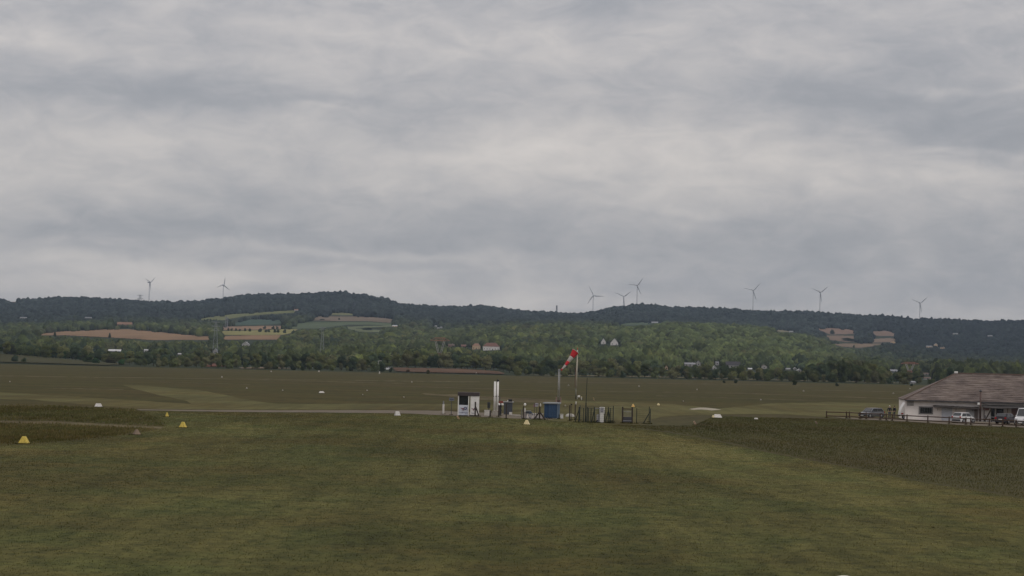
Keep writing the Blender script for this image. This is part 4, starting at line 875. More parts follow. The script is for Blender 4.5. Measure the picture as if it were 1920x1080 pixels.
P = gnd(1090.4, 750.5); k = K(P); o = thing('marker_post', 'thin white stake right of the windsock mast', 'stake', P); MB().bar((0, 0, 0), (-.05, 0, 6 * k), .11, n=8).build('stake', OFFWH, o); MB().bar((0, 0, 6 * k), (0, 0, 7 * k), .12, .05, 8).build('cap', CREAM, o)
P = gnd(1115, 751.5); k = K(P); o = thing('marker_board', 'tan tilted board on the mown strip right of the windsock', 'board', P); MB().box(0, 0, 3.2 * k, 1.6 * k, .08, 7 * k, Matrix.Rotation(R(-25), 4, 'Y')).build('board', mat('tan_board', (.28, .21, .12), .7, .15, 5), o); MB().bar((.1, .1, 0), (-.1, .1, 4 * k), .04, n=5).build('stand', WOODD, o)
# green mesh fence
fx = [(1085, 792), (1103, 792.6), (1114, 793), (1123, 793.3), (1140.5, 793.6), (1149.5, 793.8), (1193.5, 794.3), (1219, 795)]
PF = [gnd(x, y) for x, y in fx]; o = thing('mesh_fence', 'thin green wire mesh fence enclosing the fuel station on its right', 'fence', PF[0])
kf = K(PF[3]); Hf = [29, 28, 30, 29, 28, 31, 29, 29]
Q = [p - PF[0] for p in PF]
for p, h in zip(Q, Hf): MB().bar(p, p + Vector((0, 0, h * kf)), .048, n=6).build('post', GREENM, o)
for (i, dx) in ((0, -7), (2, -5), (4, -6), (4, 5), (7, -13)):
    MB().bar(Q[i] + Vector((0, 0, 24 * kf)), Q[i] + Vector((dx * kf, .1, .02)), .055, n=5).build('brace', GREENM, o)
for dx_, dy_, hh_ in ((10, 1.5, 27), (17, 2.5, 29), (24, 2, 26), (32, 4, 28), (47, 3, 27), (58, 3.5, 29), (62, 5, 27)): MB().bar((dx_ * kf, dy_, 0), (dx_ * kf + random.uniform(-.05, .05), dy_, hh_ * kf), .048, n=6).build('post', GREENM, o)
back = [q + Vector((.4, 9.0, 0)) for q in (Q[0], Q[5], Q[7])]
for p in back: MB().bar(p, p + Vector((0, 0, 1.9)), .05, n=6).build('post', GREENM, o)
b = MB()
def mesh_run(a, c, h):
    Ln = (c - a).length; n = int(Ln / .16); dv = (c - a) / n
    for i in range(n + 1): b.bar(a + dv * i, a + dv * i + Vector((0, 0, h)), .006, n=3)
    for j in range(8): b.bar(a + Vector((0, 0, .1 + j * (h - .1) / 7)), c + Vector((0, 0, .1 + j * (h - .1) / 7)), .007 if j not in (0, 7) else .014, n=3)
for i in range(5): mesh_run(Q[i], Q[i + 1], 27 * kf)
mesh_run(Q[6], Q[7], 26 * kf); mesh_run(back[0], back[1], 1.8); mesh_run(Q[0], back[0], 1.8); mesh_run(Q[5], back[1], 1.8)
b.build('mesh', GREENM, o)
P = gnd(1098, 791.5); k = K(P); o = thing('antenna_mast', 'very tall thin dark antenna mast rising from the mesh fence', 'antenna', P)
MB().bar((0, 0, 0), (0, 0, 36 * k), .10, .07, 8).build('mast', GREENM, o); MB().bar((0, 0, 36 * k), (1.2 * k, 0, 83 * k), .045, .03, 6).build('whip', GREENM, o)
# white dispenser
P = gnd(1128.5, 793); k = K(P); o = thing('fuel_dispenser', 'white two part fuel dispenser with display head inside the mesh fence', 'fuel dispenser', P + Vector((0, .8, 0)))
MB().box(0, .3, 8.3 * k, 7.4 * k, .6, 16.6 * k).build('cabinet', WHITE, o, bevel=.03); MB().box(-6.6 * k, .35, 7.8 * k, 5.4 * k, .5, 15.4 * k).build('side_cabinet', mat('light_grey_paint', (.30, .29, .29), .6, .1, 4), o, bevel=.03)
hd = MB().box(.4 * k, .3, 23 * k, 9.2 * k, .6, 12.2 * k).build('display_head', WHITE, o, bevel=.04); MB().box(.2 * k, -.012, 23 * k, 6.0 * k, .03, 7.0 * k).build('display', GREYP, hd); MB().box(.2 * k, -.03, 23 * k, 3.6 * k, .03, 4.0 * k).build('counter', mat('lilac_panel', (.34, .32, .35), .4, .1, 4), hd)
MB().box(.3 * k, -.012, 28 * k, 6.4 * k, .03, 1.2 * k).build('dark_slot', BLACK, hd)
b = MB(); pr = None
for i in range(16):
    t = i / 15; q = Vector(((5.2 + 1.0 * math.sin(t * 3.14)) * k, .05, (24 - 21 * t) * k))
    if pr is not None: b.bar(pr, q, .05, n=6)
    pr = q
b.build('hose', BLACK, o, True); b = MB(); b.bar((-9.4 * k, -.05, 1.2 * k), (-7.6 * k, -.05, 5.0 * k), .11, .07, 7); b.build('nozzle', BLACK, o); MB().box(-8.3 * k, .2, 27 * k, 9 * k, .1, 1 * k).build('arm', STEEL, o)
# dark H frame with trough
P = gnd(1176, 794); k = K(P); o = thing('timber_stand', 'dark timber frame with a black bin between its posts', 'frame', P)
for sx in (-9, 9): MB().box(sx * k, 0, 15.5 * k, 2.7 * k, .2, 31 * k).build('post', WOODD, o, bevel=.02)
MB().box(0, .05, 27 * k, 17 * k, .1, 1.8 * k).build('top_rail', mat('rust_brown_rail', (.07, .05, .035), .8, .2, 4), o); b = MB()
for i in range(7): b.bar(((-7 + i * 2.33) * k, .03, 12 * k), ((-7 + i * 2.33) * k, .03, 26 * k), .012, n=4)
b.bar((-8 * k, .03, 22 * k), (8 * k, .03, 22 * k), .02, n=4); b.build('wire_grid', STEEL, o)
MB().box(0, .15, 7.2 * k, 15.6 * k, .5, 10.4 * k).build('bin', DARKG, o, bevel=.03); MB().box(0, -.12, 5.0 * k, 15.6 * k, .04, 1.4 * k).build('bin_stripe', GREYP, o)

# ------------------------------------------------------------------ field markers
def marker(x, yb, wpx, hpx, kind, m, label, rz=None, group=None, m2=None):
    P = gnd(x, yb); k = K(P); w_, h = wpx * k, hpx * k; o = thing('field_marker', label, 'field marker', P, rz if rz is not None else R(random.uniform(-20, 20)), group)
    b = MB()
    if kind == 'cone':      # truncated square pyramid
        t = w_ * .16; d = w_ * .9
        b.v += [(-w_/2,-d/2,.02),(w_/2,-d/2,.02),(w_/2,d/2,.02),(-w_/2,d/2,.02),(-t,-t,h),(t,-t,h),(t,t,h),(-t,t,h)]; b.f += [(0,1,5,4),(1,2,6,5),(2,3,7,6),(3,0,4,7),(4,5,6,7)]
    elif kind == 'ridge':   # low tent shape with sloping ends
        d = w_ * .7; i = .18 * w_; b.v += [(-w_/2,-d/2,.03),(w_/2,-d/2,.03),(w_/2,d/2,.03),(-w_/2,d/2,.03),(-w_/2+i,-.05,h),(w_/2-i,-.05,h),(w_/2-i,.05,h),(-w_/2+i,.05,h)]; b.f += [(0,1,5,4),(1,2,6,5),(2,3,7,6),(3,0,4,7),(4,5,6,7)]
    else:                   # leaning board
        M = Matrix.Rotation(R(-28), 4, 'Y'); b.box(0, 0, h * .5, w_ * .45, .5, h, M)
    b.build('shell', m, o, bevel=.015)
    if kind == 'cone': MB().box(0, 0, .02, w_ * 1.04, w_ * .94, .05).build('base_rim', m2 or DARKG, o)
    elif kind == 'board': MB().bar((.12, .2, 0), (-.12, .2, h * .7), .04, n=5).build('stand', WOODD, o)
    else: MB().box(0, 0, .03, w_ * .9, w_ * .6, .06).build('underside', DARKG, o)
    return o
marker(45, 832, 18, 14, 'cone', YELL, 'bright yellow pyramid marker at the far left of the lawn', R(-12))
marker(343, 802, 12.5, 11, 'cone', YELL, 'yellow pyramid marker beside the pale grass bend', R(-15))
marker(313, 781.5, 6, 8, 'cone', YELL, 'narrow yellow marker standing behind the two pyramids', R(30))
marker(256, 815.5, 13, 10, 'cone', mat('tan_marker', (.20, .145, .10), .7, .15, 4), 'dull tan marker with a pale side between the yellow pyramids', R(38))
marker(184.5, 763, 14, 6.5, 'ridge', mat('scuffed_white', (.50, .475, .44), .65, .22, 6), 'flat white marker lying by the dark grass patch', 0)
marker(745, 779.5, 10.5, 8.5, 'ridge', mat('scuffed_white', (.50, .475, .44), .65, .22, 6), 'white block marker on the gravel path left of the kiosk', R(25))
marker(987.5, 796.5, 11.5, 9, 'cone', CREAM, 'pale yellow pyramid marker before the long white block', R(-8))
marker(860.5, 786.5, 6, 7, 'board', mat('tan_orange_board', (.40, .27, .15), .6, .1, 4), 'small tan board leaning in the grass before the kiosk')
marker(1345, 783.5, 17, 6.8, 'ridge', mat('scuffed_white', (.50, .475, .44), .65, .22, 6), 'long white marker on the mown grass right of the station', R(8))
marker(1337, 783.5, 5, 5.5, 'cone', CREAM, 'cream end marker touching the long white marker', R(20))
marker(1304.5, 796.5, 6, 7.5, 'board', mat('pinkish_board', (.36, .25, .17), .6, .1, 4), 'tan board leaning in the rough grass below the long white marker')
marker(1417.5, 786.5, 8, 3.2, 'ridge', mat('scuffed_white', (.50, .475, .44), .65, .22, 6), 'low white marker alone in the rough grass', 0)
marker(1532, 795.5, 5.5, 6, 'board', mat('dull_board', (.22, .16, .11), .6, .1, 4), 'dull tan board leaning before the wooden fence')
marker(1187, 763.5, 6, 6, 'cone', mat('orange_yellow_paint', (.60, .38, .12), .5, .1, 4), 'orange yellow marker seen over the dark timber frame', R(15))
marker(1234.5, 760.5, 5.5, 4.6, 'cone', CREAM, 'cream cone marker right of the mesh fence', R(10))
marker(603, 737, 10, 3.4, 'ridge', mat('scuffed_white', (.50, .475, .44), .65, .22, 6), 'long low white marker in the far grass', R(-10))
for (x, y, s_, lb) in ((18.5, 716.5, 3, 'white dot marker at the far left'), (416, 708, 3.6, 'white marker, upper of two at the left far grass'), (462.5, 729, 3.4, 'white marker beside the thin mown track'), (530, 733, 3.2, 'white marker left of the long low white one'), (688, 733, 3, 'white marker, upper of two close together'), (680, 741, 3, 'dull marker, lower of two close together'), (757, 746, 3.6, 'white marker behind the white block marker'), (772, 717, 3, 'faint marker below the red ploughed strip'), (508.5, 697.5, 3, 'white marker at the foot of the far hedge'), (1307, 731.5, 3.4, 'pair like marker left in the right far grass'), (1506.5, 734, 3.2, 'white marker in the right far grass'), (1281, 753.5, 3, 'white marker above the bare gravel patch'), (1426.5, 750.5, 3.2, 'marker on the edge of the pale verge track'), (1675, 738.5, 3, 'faint marker above the two people'), (1706, 729.5, 2.8, 'faint marker below the small white hut'), (1060, 762, 3.6, 'white marker right of the blue container roof'), (1066, 723.5, 3, 'faint marker behind the windsock mast'), (1198, 725, 3, 'faint marker in the far grass right of the antenna'), (1687.5, 756.5, 3.6, 'bright white marker at the corner of the white building'), (598, 697.5, 4, 'flat pale marker under the middle dark bush'), (893, 702.5, 5, 'pale flat marker below the red ploughed strip')):
    marker(x, y, s_ * .9, s_ * .8, 'cone', mat('muddy_white', (.34, .31, .27), .7, .2, 4), lb, group='white field markers in the far grass')
P = gnd(1583, 1092); k = K(P); o = thing('dome_marker', 'white domed marker cut by the bottom picture edge', 'marker', P); MB().lathe([(.36, 0), (.37, .05), (.34, .12), (.25, .18), (.12, .205), (.01, .21)], 24).build('dome', WHITE, o, True); MB().lathe([(.38, 0), (.38, .03), (.36, .04)], 24).build('rim', OFFWH, o)
# lamp and white car by the far hedge
P = gnd(709, 700.5); Yp = 1560; P = Vector((ray(709, 690).x * Yp, Yp, float(terr(ray(709, 690).x * Yp, Yp)))); k = K(P); o = thing('street_lamp', 'street lamp with a bent arm by the white car at the far hedge', 'street lamp', P); Hs = at(709, 677, Yp).z - P.z
MB().bar((0, 0, 0), (0, 0, Hs), .16, .12, 6).build('pole', OFFWH, o); MB().bar((0, 0, Hs), (5.5 * k, 0, Hs + .3), .14, n=6).build('arm', OFFWH, o); MB().box(5.2 * k, 0, Hs + .25, 2.2 * k, .4, .25).build('lamp_head', OFFWH, o)
P = gnd(712, 700.5); k = 1350 / FPX; P = gnd(711.5, 701); o = thing('marker_post', 'short white stake under the white car', 'stake', P); MB().bar((0, 0, 0), (0, 0, 4.5 * K(P)), .3, n=6).build('stake', OFFWH, o); MB().box(0, 0, .1, .9, .9, .2).build('foot', CONC, o)

# ------------------------------------------------------------------ cars
def car(label, P, rz, paint, L=4.1, Wd=1.72, H=1.48, style='hatch', name='parked_car', cat='car', group=None, s=1.0):
    """nose along local -X; built of a lofted lower body, a tapered cabin and separate glass, lamps and wheels"""
    o = thing(name, label, cat, P, rz, group, s); hw = Wd / 2
    if style == 'van': prof = [(-.5, .62), (-.46, .92), (-.30, 1.18), (-.2, 1.25), (.48, 1.28), (.5, .6)]; belt = 1.22; cab = [(-.31, 1.16), (-.14, H), (.47, H), (.50, 1.2)]
    elif style == 'sedan': prof = [(-.5, .52), (-.47, .70), (-.24, .92), (.30, .96), (.47, .93), (.5, .55)]; belt = .90; cab = [(-.26, .88), (-.08, H), (.24, H), (.40, .92)]
    else: prof = [(-.5, .50), (-.475, .70), (-.25, .90), (.2, .96), (.48, .98), (.5, .55)]; belt = .92; cab = [(-.27, .88), (-.10, H), (.36, H), (.485, .95)]
    b = MB(); st = [(-.5,), (-.46,), (-.36,), (-.22,), (0,), (.25,), (.42,), (.48,), (.5,)]
    for (t,) in st:
        zt = np.interp(t, [p[0] for p in prof], [p[1] for p in prof]); wv = hw * (1 - .16 * max(0, abs(t) - .36) / .14 * (1 if t < 0 else .6)); zb = .20 + (.12 if abs(t) > .49 else 0)
        for (yy_, zz) in ((-wv * .92, zb), (-wv, zb + .22), (-wv, zt * .72), (-wv * .93, zt), (wv * .93, zt), (wv, zt * .72), (wv, zb + .22), (wv * .92, zb)): b.v.append((t * L, yy_, zz))
    n = 8
    for j in range(len(st) - 1):
        for q in range(n): b.f.append((j*n+q, j*n+(q+1)%n, (j+1)*n+(q+1)%n, (j+1)*n+q))
    b.f.append(tuple(range(n))[::-1]); e = (len(st) - 1) * n; b.f.append(tuple(range(e, e + n))); b.build('body', paint, o, bevel=.05)
    c = MB(); tw, bw = hw * .80, hw * .92
    for (t, z) in cab:
        wv = tw if z > belt + .2 else bw
        c.v += [(t * L, -wv, z), (t * L, wv, z)]
    c.f += [(0, 2, 3, 1), (2, 4, 5, 3), (4, 6, 7, 5), (0, 6, 4, 2), (1, 3, 5, 7), (0, 1, 7, 6)]; c.build('cabin', paint, o, bevel=.05)
    def mid(a, b_, t): return a + (b_ - a) * t
    pts = [Vector((t * L, tw if z > belt + .2 else bw, z)) for t, z in cab]
    def pane(nm, pa, pb, m0=.08, m1=.92):
        q = [Vector((pa.x, -pa.y * .86, pa.z)), Vector((pa.x, pa.y * .86, pa.z)), Vector((pb.x, pb.y * .88, pb.z)), Vector((pb.x, -pb.y * .88, pb.z))]
        lo = [mid(q[0], q[3], m0), mid(q[1], q[2], m0), mid(q[1], q[2], m1), mid(q[0], q[3], m1)]; nrm = (lo[1] - lo[0]).cross(lo[3] - lo[0]).normalized()
        if nrm.x * (pa.x + pb.x - (pts[1].x + pts[2].x)) < 0: nrm = -nrm
        MB().quad(*[p + nrm * .035 for p in lo]).quad(*[p + nrm * .004 for p in lo]).build(nm, GLASS, o)
    pane('windscreen', pts[0], pts[1]); pane('rear_window', pts[3], pts[2], .15, .9)
    for sg in (-1, 1):
        def sw(x0, x1):
            q = []
            for (x, z) in ((x0, .16), (x1, .16), (x1, .88), (x0, .88)):
                xl = np.interp(z, [0, 1], [pts[0].x, pts[1].x]); xr = np.interp(z, [0, 1], [pts[3].x, pts[2].x]); zz = pts[0].z + (H - pts[0].z) * z; q.append(Vector((xl + (xr - xl) * x, sg * (bw + (tw - bw) * z + .035), zz)))
            return q
        for (x0, x1) in ((.06, .47), (.52, .93)) if style != 'van' else ((.05, .40), (.46, .95)):
            q = sw(x0, x1); MB().quad(*q).quad(*[p - Vector((0, sg * .03, 0)) for p in q]).build('side_window', GLASS, o)
        MB().box(-.475 * L, sg * hw * .62, prof[1][1] - .06, .14, hw * .42, .15).build('headlight', LAMPW, o, bevel=.02)
        MB().box(.49 * L, sg * hw * .80, .84 if style != 'van' else 1.0, .1, hw * .26, .26 if style != 'van' else .6).build('tail_light', LAMPR, o, bevel=.02)
        MB().box(-.17 * L, sg * (hw + .08), belt + .06, .12, .16, .11).build('mirror', paint, o, bevel=.02)
        for fx_ in (-.31, .30):
            wM = Matrix.Translation((fx_ * L, sg * (hw - .09), .32)) @ Matrix.Rotation(R(90), 4, 'X')
            wl_ = thing_part('wheel', o); MB().lathe([(.20, -.1), (.30, -.1), (.325, -.06), (.325, .06), (.30, .1), (.20, .1)], 20, wM).build('tyre', BLACK, wl_, True)
            MB().lathe([(.02, -.105), (.19, -.108), (.205, -.09), (.205, .09), (.19, .108), (.02, .105)], 16, wM).build('rim', RIM, wl_, True)
            MB().lathe([(.385, -.045), (.385, .045)], 20, Matrix.Translation((fx_ * L, sg * (hw - .03), .33)) @ Matrix.Rotation(R(90), 4, 'X')).build('wheel_arch', BLACK, o)
    MB().box(-.497 * L, 0, .36, .10, Wd * .78, .16).build('front_bumper', DARKG, o, bevel=.02); MB().box(.497 * L, 0, .42, .10, Wd * .84, .2).build('rear_bumper', DARKG if style != 'sedan' else paint, o, bevel=.02)
    MB().box(-.492 * L, 0, .56, .08, Wd * .42, .09).build('grille', BLACK, o); MB().box(.503 * L, 0, .66, .03, .5, .11).build('number_plate', WHITE, o); MB().box(-.512 * L, 0, .38, .03, .5, .10).build('number_plate', WHITE, o)
    return o
def thing_part(name, parent):
    e = bpy.data.objects.new(name, None); COL.objects.link(e); e.parent = parent; return e
gP = lambda x, y, z=.0: gnd(x, y, z)
def gnear(x, Y): d = ray(x, 770); return Vector((d.x * Y, Y, .04))
car('silver hatchback parked nose left behind the wooden fence', gnear(1634, 345), R(42), SILVER, 4.2, 1.74, 1.46, 'hatch')
car('small white hatchback seen from behind at the fence', gnear(1807, 322), R(226), WHITEC, 3.7, 1.6, 1.46, 'hatch')
car('dark car parked between the white hatchback and the white van', gnear(1887, 323), R(236), DARKC, 4.2, 1.76, 1.46, 'hatch')
car('white van cut by the right picture edge', gnear(1923, 318), R(62), WHITEC, 5.0, 1.95, 2.3, 'van', 'parked_van', 'van')
car('white car seen from the side by the far hedge', gnd(726.5, 701.5, .1) * 1.0 if False else Vector((ray(726.5, 690).x * 1560, 1560, float(terr(ray(726.5, 690).x * 1560, 1560)))), R(8), WHITEC, 4.6, 1.8, 1.9, 'van', 'parked_car', 'car')

# ------------------------------------------------------------------ wooden fence along the drive
fpts = [(1549.5, 783.5), (1587, 784.7), (1592.5, 784.9), (1612.5, 786), (1624, 786.5), (1650, 788), (1661.5, 788.7), (1673, 789.3), (1700.5, 791), (1739.5, 793), (1779.5, 795), (1811, 796.8), (1820, 797.3), (1855, 799), (1880, 800.3), (1905, 801.6), (1945, 803.6)]
FP = [gnd(x, y) for x, y in fpts]; o = thing('wooden_fence', 'long brown post and rail fence in front of the parked cars', 'fence', FP[0]); Q = [p - FP[0] for p in FP]
for p in Q: MB().box(p.x, p.y, .47, .16, .16, 1.08).build('post', WOODB, o, bevel=.015)
for (a, c) in zip(Q[:-1], Q[1:]):
    for z in (.30, .86): MB().bar(a + Vector((0, -.10, z)), c + Vector((0, -.10, z)), .075, n=6).build('rail', WOODB, o)

# ------------------------------------------------------------------ people
def skin_mesh(name, chain, m, parent, root=0, sub=2):
    """chain: list of (position, radius, parent index)"""
    me = bpy.data.meshes.new(name); me.from_pydata([c[0] for c in chain], [(i, c[2]) for i, c in enumerate(chain) if c[2] is not None], [])
    ob = bpy.data.objects.new(name, me); COL.objects.link(ob); md = ob.modifiers.new('skin', 'SKIN')
    bm = bmesh.new(); bm.from_mesh(me); ly = bm.verts.layers.skin.verify(); bm.verts.ensure_lookup_table()
    for i, c in enumerate(chain): bm.verts[i][ly].radius = c[1] if isinstance(c[1], tuple) else (c[1], c[1]); bm.verts[i][ly].use_root = (i == root)
    bm.to_mesh(me); bm.free(); md.use_smooth_shade = True; sb = ob.modifiers.new('sub', 'SUBSURF'); sb.levels = sb.render_levels = sub
    e2 = bpy.data.meshes.new_from_object(ob.evaluated_get(bpy.context.evaluated_depsgraph_get())); bpy.data.objects.remove(ob)
    e2.materials.clear(); e2.materials.append(m); o2 = bpy.data.objects.new(name, e2); COL.objects.link(o2); o2.parent = parent
    for p in e2.polygons: p.use_smooth = True
    return o2
def person(label, P, rz, jacket, trousers, hairm, H=1.74, elbow=.12):
    o = thing('person', label, 'person', P, rz); s = H / 1.74
    v = lambda x, y, z: (x * s, y * s, z * s)
    C = [(v(0, 0, .95), .125, None), (v(0, .01, 1.12), .118, 0), (v(0, .0, 1.32), .135, 1), (v(0, .01, 1.45), .085, 2), (v(0, 0, 1.51), .052, 3), (v(0, -.015, 1.59), .078, 4), (v(0, -.01, 1.67), .082, 5)]
    for sg in (-1, 1):
        i = len(C); C += [(v(sg * .17, .01, 1.40), .062, 2), (v(sg * (.235 + elbow), .05, 1.14), .045, i), (v(sg * .20, -.12, .98), .033, i + 1), (v(sg * .19, -.17, .95), (.022, .036), i + 2)]
        for f in range(4): C.append((v(sg * (.165 + .016 * f), -.225 - .008 * (f in (1, 2)), .925 - .006 * f), .0088, i + 3)); j = len(C) - 1; C.append((v(sg * (.160 + .016 * f), -.250, .900), .0078, j))
        C.append((v(sg * .145, -.185, .945), .0095, i + 3))
    for sg in (-1, 1):
        i = len(C); C += [(v(sg * .095, 0, .86), .088, 0), (v(sg * .105, -.01, .48), .056, i), (v(sg * .11, .02, .09), .038, i + 1), (v(sg * .12, -.12, .045), .038, i + 2)]
    skin_mesh('body', C, SKIN, o)
    J = [(v(0, 0, .90), .150, None), (v(0, .01, 1.12), .142, 0), (v(0, 0, 1.33), .156, 1), (v(0, .01, 1.46), .085, 2)]
    for sg in (-1, 1): i = len(J); J += [(v(sg * .17, .01, 1.40), .082, 2), (v(sg * (.235 + elbow), .05, 1.14), .062, i), (v(sg * .205, -.105, .99), .048, i + 1)]
    skin_mesh('jacket', J, jacket, o)
    T = [(v(0, 0, .95), .138, None)]
    for sg in (-1, 1): i = len(T); T += [(v(sg * .095, 0, .85), .102, 0), (v(sg * .105, -.01, .48), .070, i), (v(sg * .11, .02, .09), .056, i + 1)]
    skin_mesh('trousers', T, trousers, o)
    hb = MB(); hb.lathe([(.085 * s, 0), (.096 * s, .05 * s), (.088 * s, .10 * s), (.05 * s, .135 * s), (.01, .145 * s)], 14, Matrix.Translation(v(0, .015, 1.635))); hb.build('hair', hairm, o, True)
    MB().box(0, -.10 * s, 1.60 * s, .03 * s, .035 * s, .045 * s).build('nose', SKIN, o, bevel=.008)
    for sg in (-1, 1):
        MB().lathe([(.004, -.012), (.012, 0), (.004, .012)], 8, Matrix.Translation(v(sg * .032, -.088, 1.635))).build('eye', BLACK, o, True)
        MB().box(sg * .088 * s, .0, 1.61 * s, .02 * s, .04 * s, .06 * s).build('ear', SKIN, o, bevel=.008); MB().box(sg * .12 * s, -.07 * s, .04 * s, .09 * s, .27 * s, .085 * s).build('shoe', BLACK, o, bevel=.03)
    MB().box(0, -.092 * s, 1.558 * s, .05 * s, .012, .012 * s).build('mouth', mat('lips', (.30, .14, .12), .6, .05, 9), o); return o
person('white haired person in a dark jacket standing with hands low', gnear(1668, 346) + Vector((0, 0, .02)), R(10), JACKET, DENIM, HAIRW, 1.80, .14)
person('dark haired person in dark clothes standing beside the white haired one', gnear(1677, 348) + Vector((0, 0, .02)), R(-55), JACKET, GREYC, HAIRD, 1.78, .06)

# ------------------------------------------------------------------ white building with brown hipped roof
dA = ray(1697, 788); A = Vector((dA.x * 340, 340, 0)); o = thing('club_building', 'long low white building with a brown tiled hipped roof', 'building', A, R(-6))
LB, SP, EV, RG = 36.0, 7.7, 2.95, 6.85
TILEM = mat('brown_roof_tiles', (.112, .087, .075), .95, .25, 1.1, stretch=(.5, 2.2, 2.2), col2=(.250, .206, .182), bump=.6, bscale=5, spec=.1, patch=[(.35, (1, 1, 1), (.72, .72, .74), .42, .62)])
MB().box(LB / 2, SP, EV / 2 - .1, LB, 2 * SP, EV + .2).build('wall', PLASTER, o)
ov = .65; ol = .15; b = MB(); b.v += [(-ol, -ov, EV - .15), (LB + ov, -ov, EV - .15), (LB + ov, 2 * SP + ov, EV - .15), (-ol, 2 * SP + ov, EV - .15), (SP, SP, RG), (LB - SP, SP, RG), (-ol, -ov, EV - .02), (LB + ov, -ov, EV - .02), (LB + ov, 2 * SP + ov, EV - .02), (-ol, 2 * SP + ov, EV - .02)]
b.f += [(6, 7, 5, 4), (7, 8, 5), (8, 9, 4, 5), (9, 6, 4), (0, 1, 7, 6), (1, 2, 8, 7), (2, 3, 9, 8), (3, 0, 6, 9), (3, 2, 1, 0)]; rf = b.build('roof', TILEM, o)
b = MB()      # rounded tile courses along the front slope, real ridges
sl = Vector((0, SP + ov, RG - EV + .02)); nrow = 15
for i in range(nrow):
    t = (i + .5) / nrow; x0, x1 = -ol + (SP + ol) * t, LB + ov - (SP + ov) * t; yv, zv = -ov + sl.y * t, EV - .02 + sl.z * t; nseg = 24
    for j in range(nseg):
        xa, xb = x0 + (x1 - x0) * j / nseg, x0 + (x1 - x0) * (j + 1) / nseg; dz = random.uniform(-.015, .02); b.bar((xa, yv, zv + dz), (xb, yv, zv + dz + random.uniform(-.01, .01)), .055, n=5)
b.build('tile_course', TILEM, rf)
b = MB(); b.bar((SP, SP, RG), (LB - SP, SP, RG), .13, n=8); b.bar((-ol, -ov, EV), (SP, SP, RG), .11, n=8); b.build('ridge_tile', mat('ridge_tiles', (.10, .07, .058), .95, .2, 2), rf)
MB().box(SP + .1, SP, RG + .16, .5, .5, .3).build('white_vent', WHITE, rf, bevel=.04)
MB().box(LB / 2 + .25, -ov - .02, EV - .17, LB + .8, .16, .14).build('gutter', DARKG, o); MB().box(LB / 2 + .2, -ov * .5, EV - .17, LB + .4, ov - .1, .05).build('soffit', mat('grey_board', (.16, .14, .13), .8, .15, 2), o)
# window with bars
wn = MB(); wn.box(2.95, -.03, 1.42, 2.05, .14, 1.12); wf = wn.build('window', mat('grey_window_frame', (.19, .18, .175), .7, .1, 3), o, bevel=.03); MB().box(2.95, -.11, 1.42, 1.65, .03, .78).build('pane', GLASS, wf)
b = MB()
for i in range(7): b.bar((2.95 - .72 + i * .24, -.15, 1.05), (2.95 - .72 + i * .24, -.15, 1.79), .022, n=5)
b.build('bars', mat('grey_bars', (.08, .08, .08), .6, .1, 4), wf)
# notice board
nb_ = MB().box(.72, -.04, 2.36, .92, .06, .66).build('notice_board', mat('board_frame', (.20, .19, .18), .7, .1, 4), o); MB().box(.72, -.08, 2.36, .82, .03, .56).build('paper', mat('board_paper', (.40, .38, .36), .8, .1, 4), nb_)
b = MB()
for i in range(3): b.box(.72, -.10, 2.50 - i * .16, .62, .012, .045)
b.build('lettering', mat('dim_ink', (.12, .11, .11), .7, .1, 4), nb_)
# awning over the doors
M = Matrix.Translation((7.2, -.62, 1.98)) @ Matrix.Rotation(R(12), 4, 'X') @ Matrix.Rotation(R(1.6), 4, 'Y'); MB().box(0, 0, 0, 6.5, 1.1, .09, M).build('awning', mat('dark_awning', (.05, .043, .04), .8, .2, 3), o)
for xx in (4.6, 7.2, 9.6): MB().bar((xx, -.02, 1.45), (xx, -.95, 1.84), .03, n=5).build('awning_bracket', DARKG, o)
MB().box(5.95, -.03, 0.92, 1.5, .08, 1.85).build('door', mat('bluish_door', (.50, .51, .55), .6, .08, 2), o, bevel=.02)
MB().box(4.55, -.02, 0.92, 1.15, .06, 1.85).build('pale_panel', mat('cream_panel', (.74, .67, .63), .8, .1, 1), o)
MB().box(7.7, -.02, 0.92, 1.7, .06, 1.85).build('pale_panel', mat('cream_panel2', (.74, .67, .63), .8, .1, 1), o)
b = MB()
for i in range(9): b.box(8.75 + i * .17, -.05, .93, .13, .1, 1.86)
b.build('corrugated_door', mat('grey_corrugated', (.48, .48, .49), .6, .08, 2), o); MB().box(10.1, -.1, 1.05, .5, .2, 2.1).build('pillar', mat('brown_render', (.17, .14, .125), .9, .1, 2), o)
dp = MB(); dp.bar((10.62, -.78, 0), (10.62, -.78, 4.3), .13, n=10); dp.build('stove_pipe', mat('brown_pipe', (.10, .065, .055), .7, .2, 3), o, True); MB().lathe([(.13, 0), (.24, .06), (.24, .12), (.03, .3)], 10, Matrix.Translation((10.62, -.78, 4.3))).build('pipe_cowl', DARKG, o); MB().box(10.45, -.72, 2.55, .5, .3, .35).build('white_pipe_box', WHITE, o, bevel=.05)
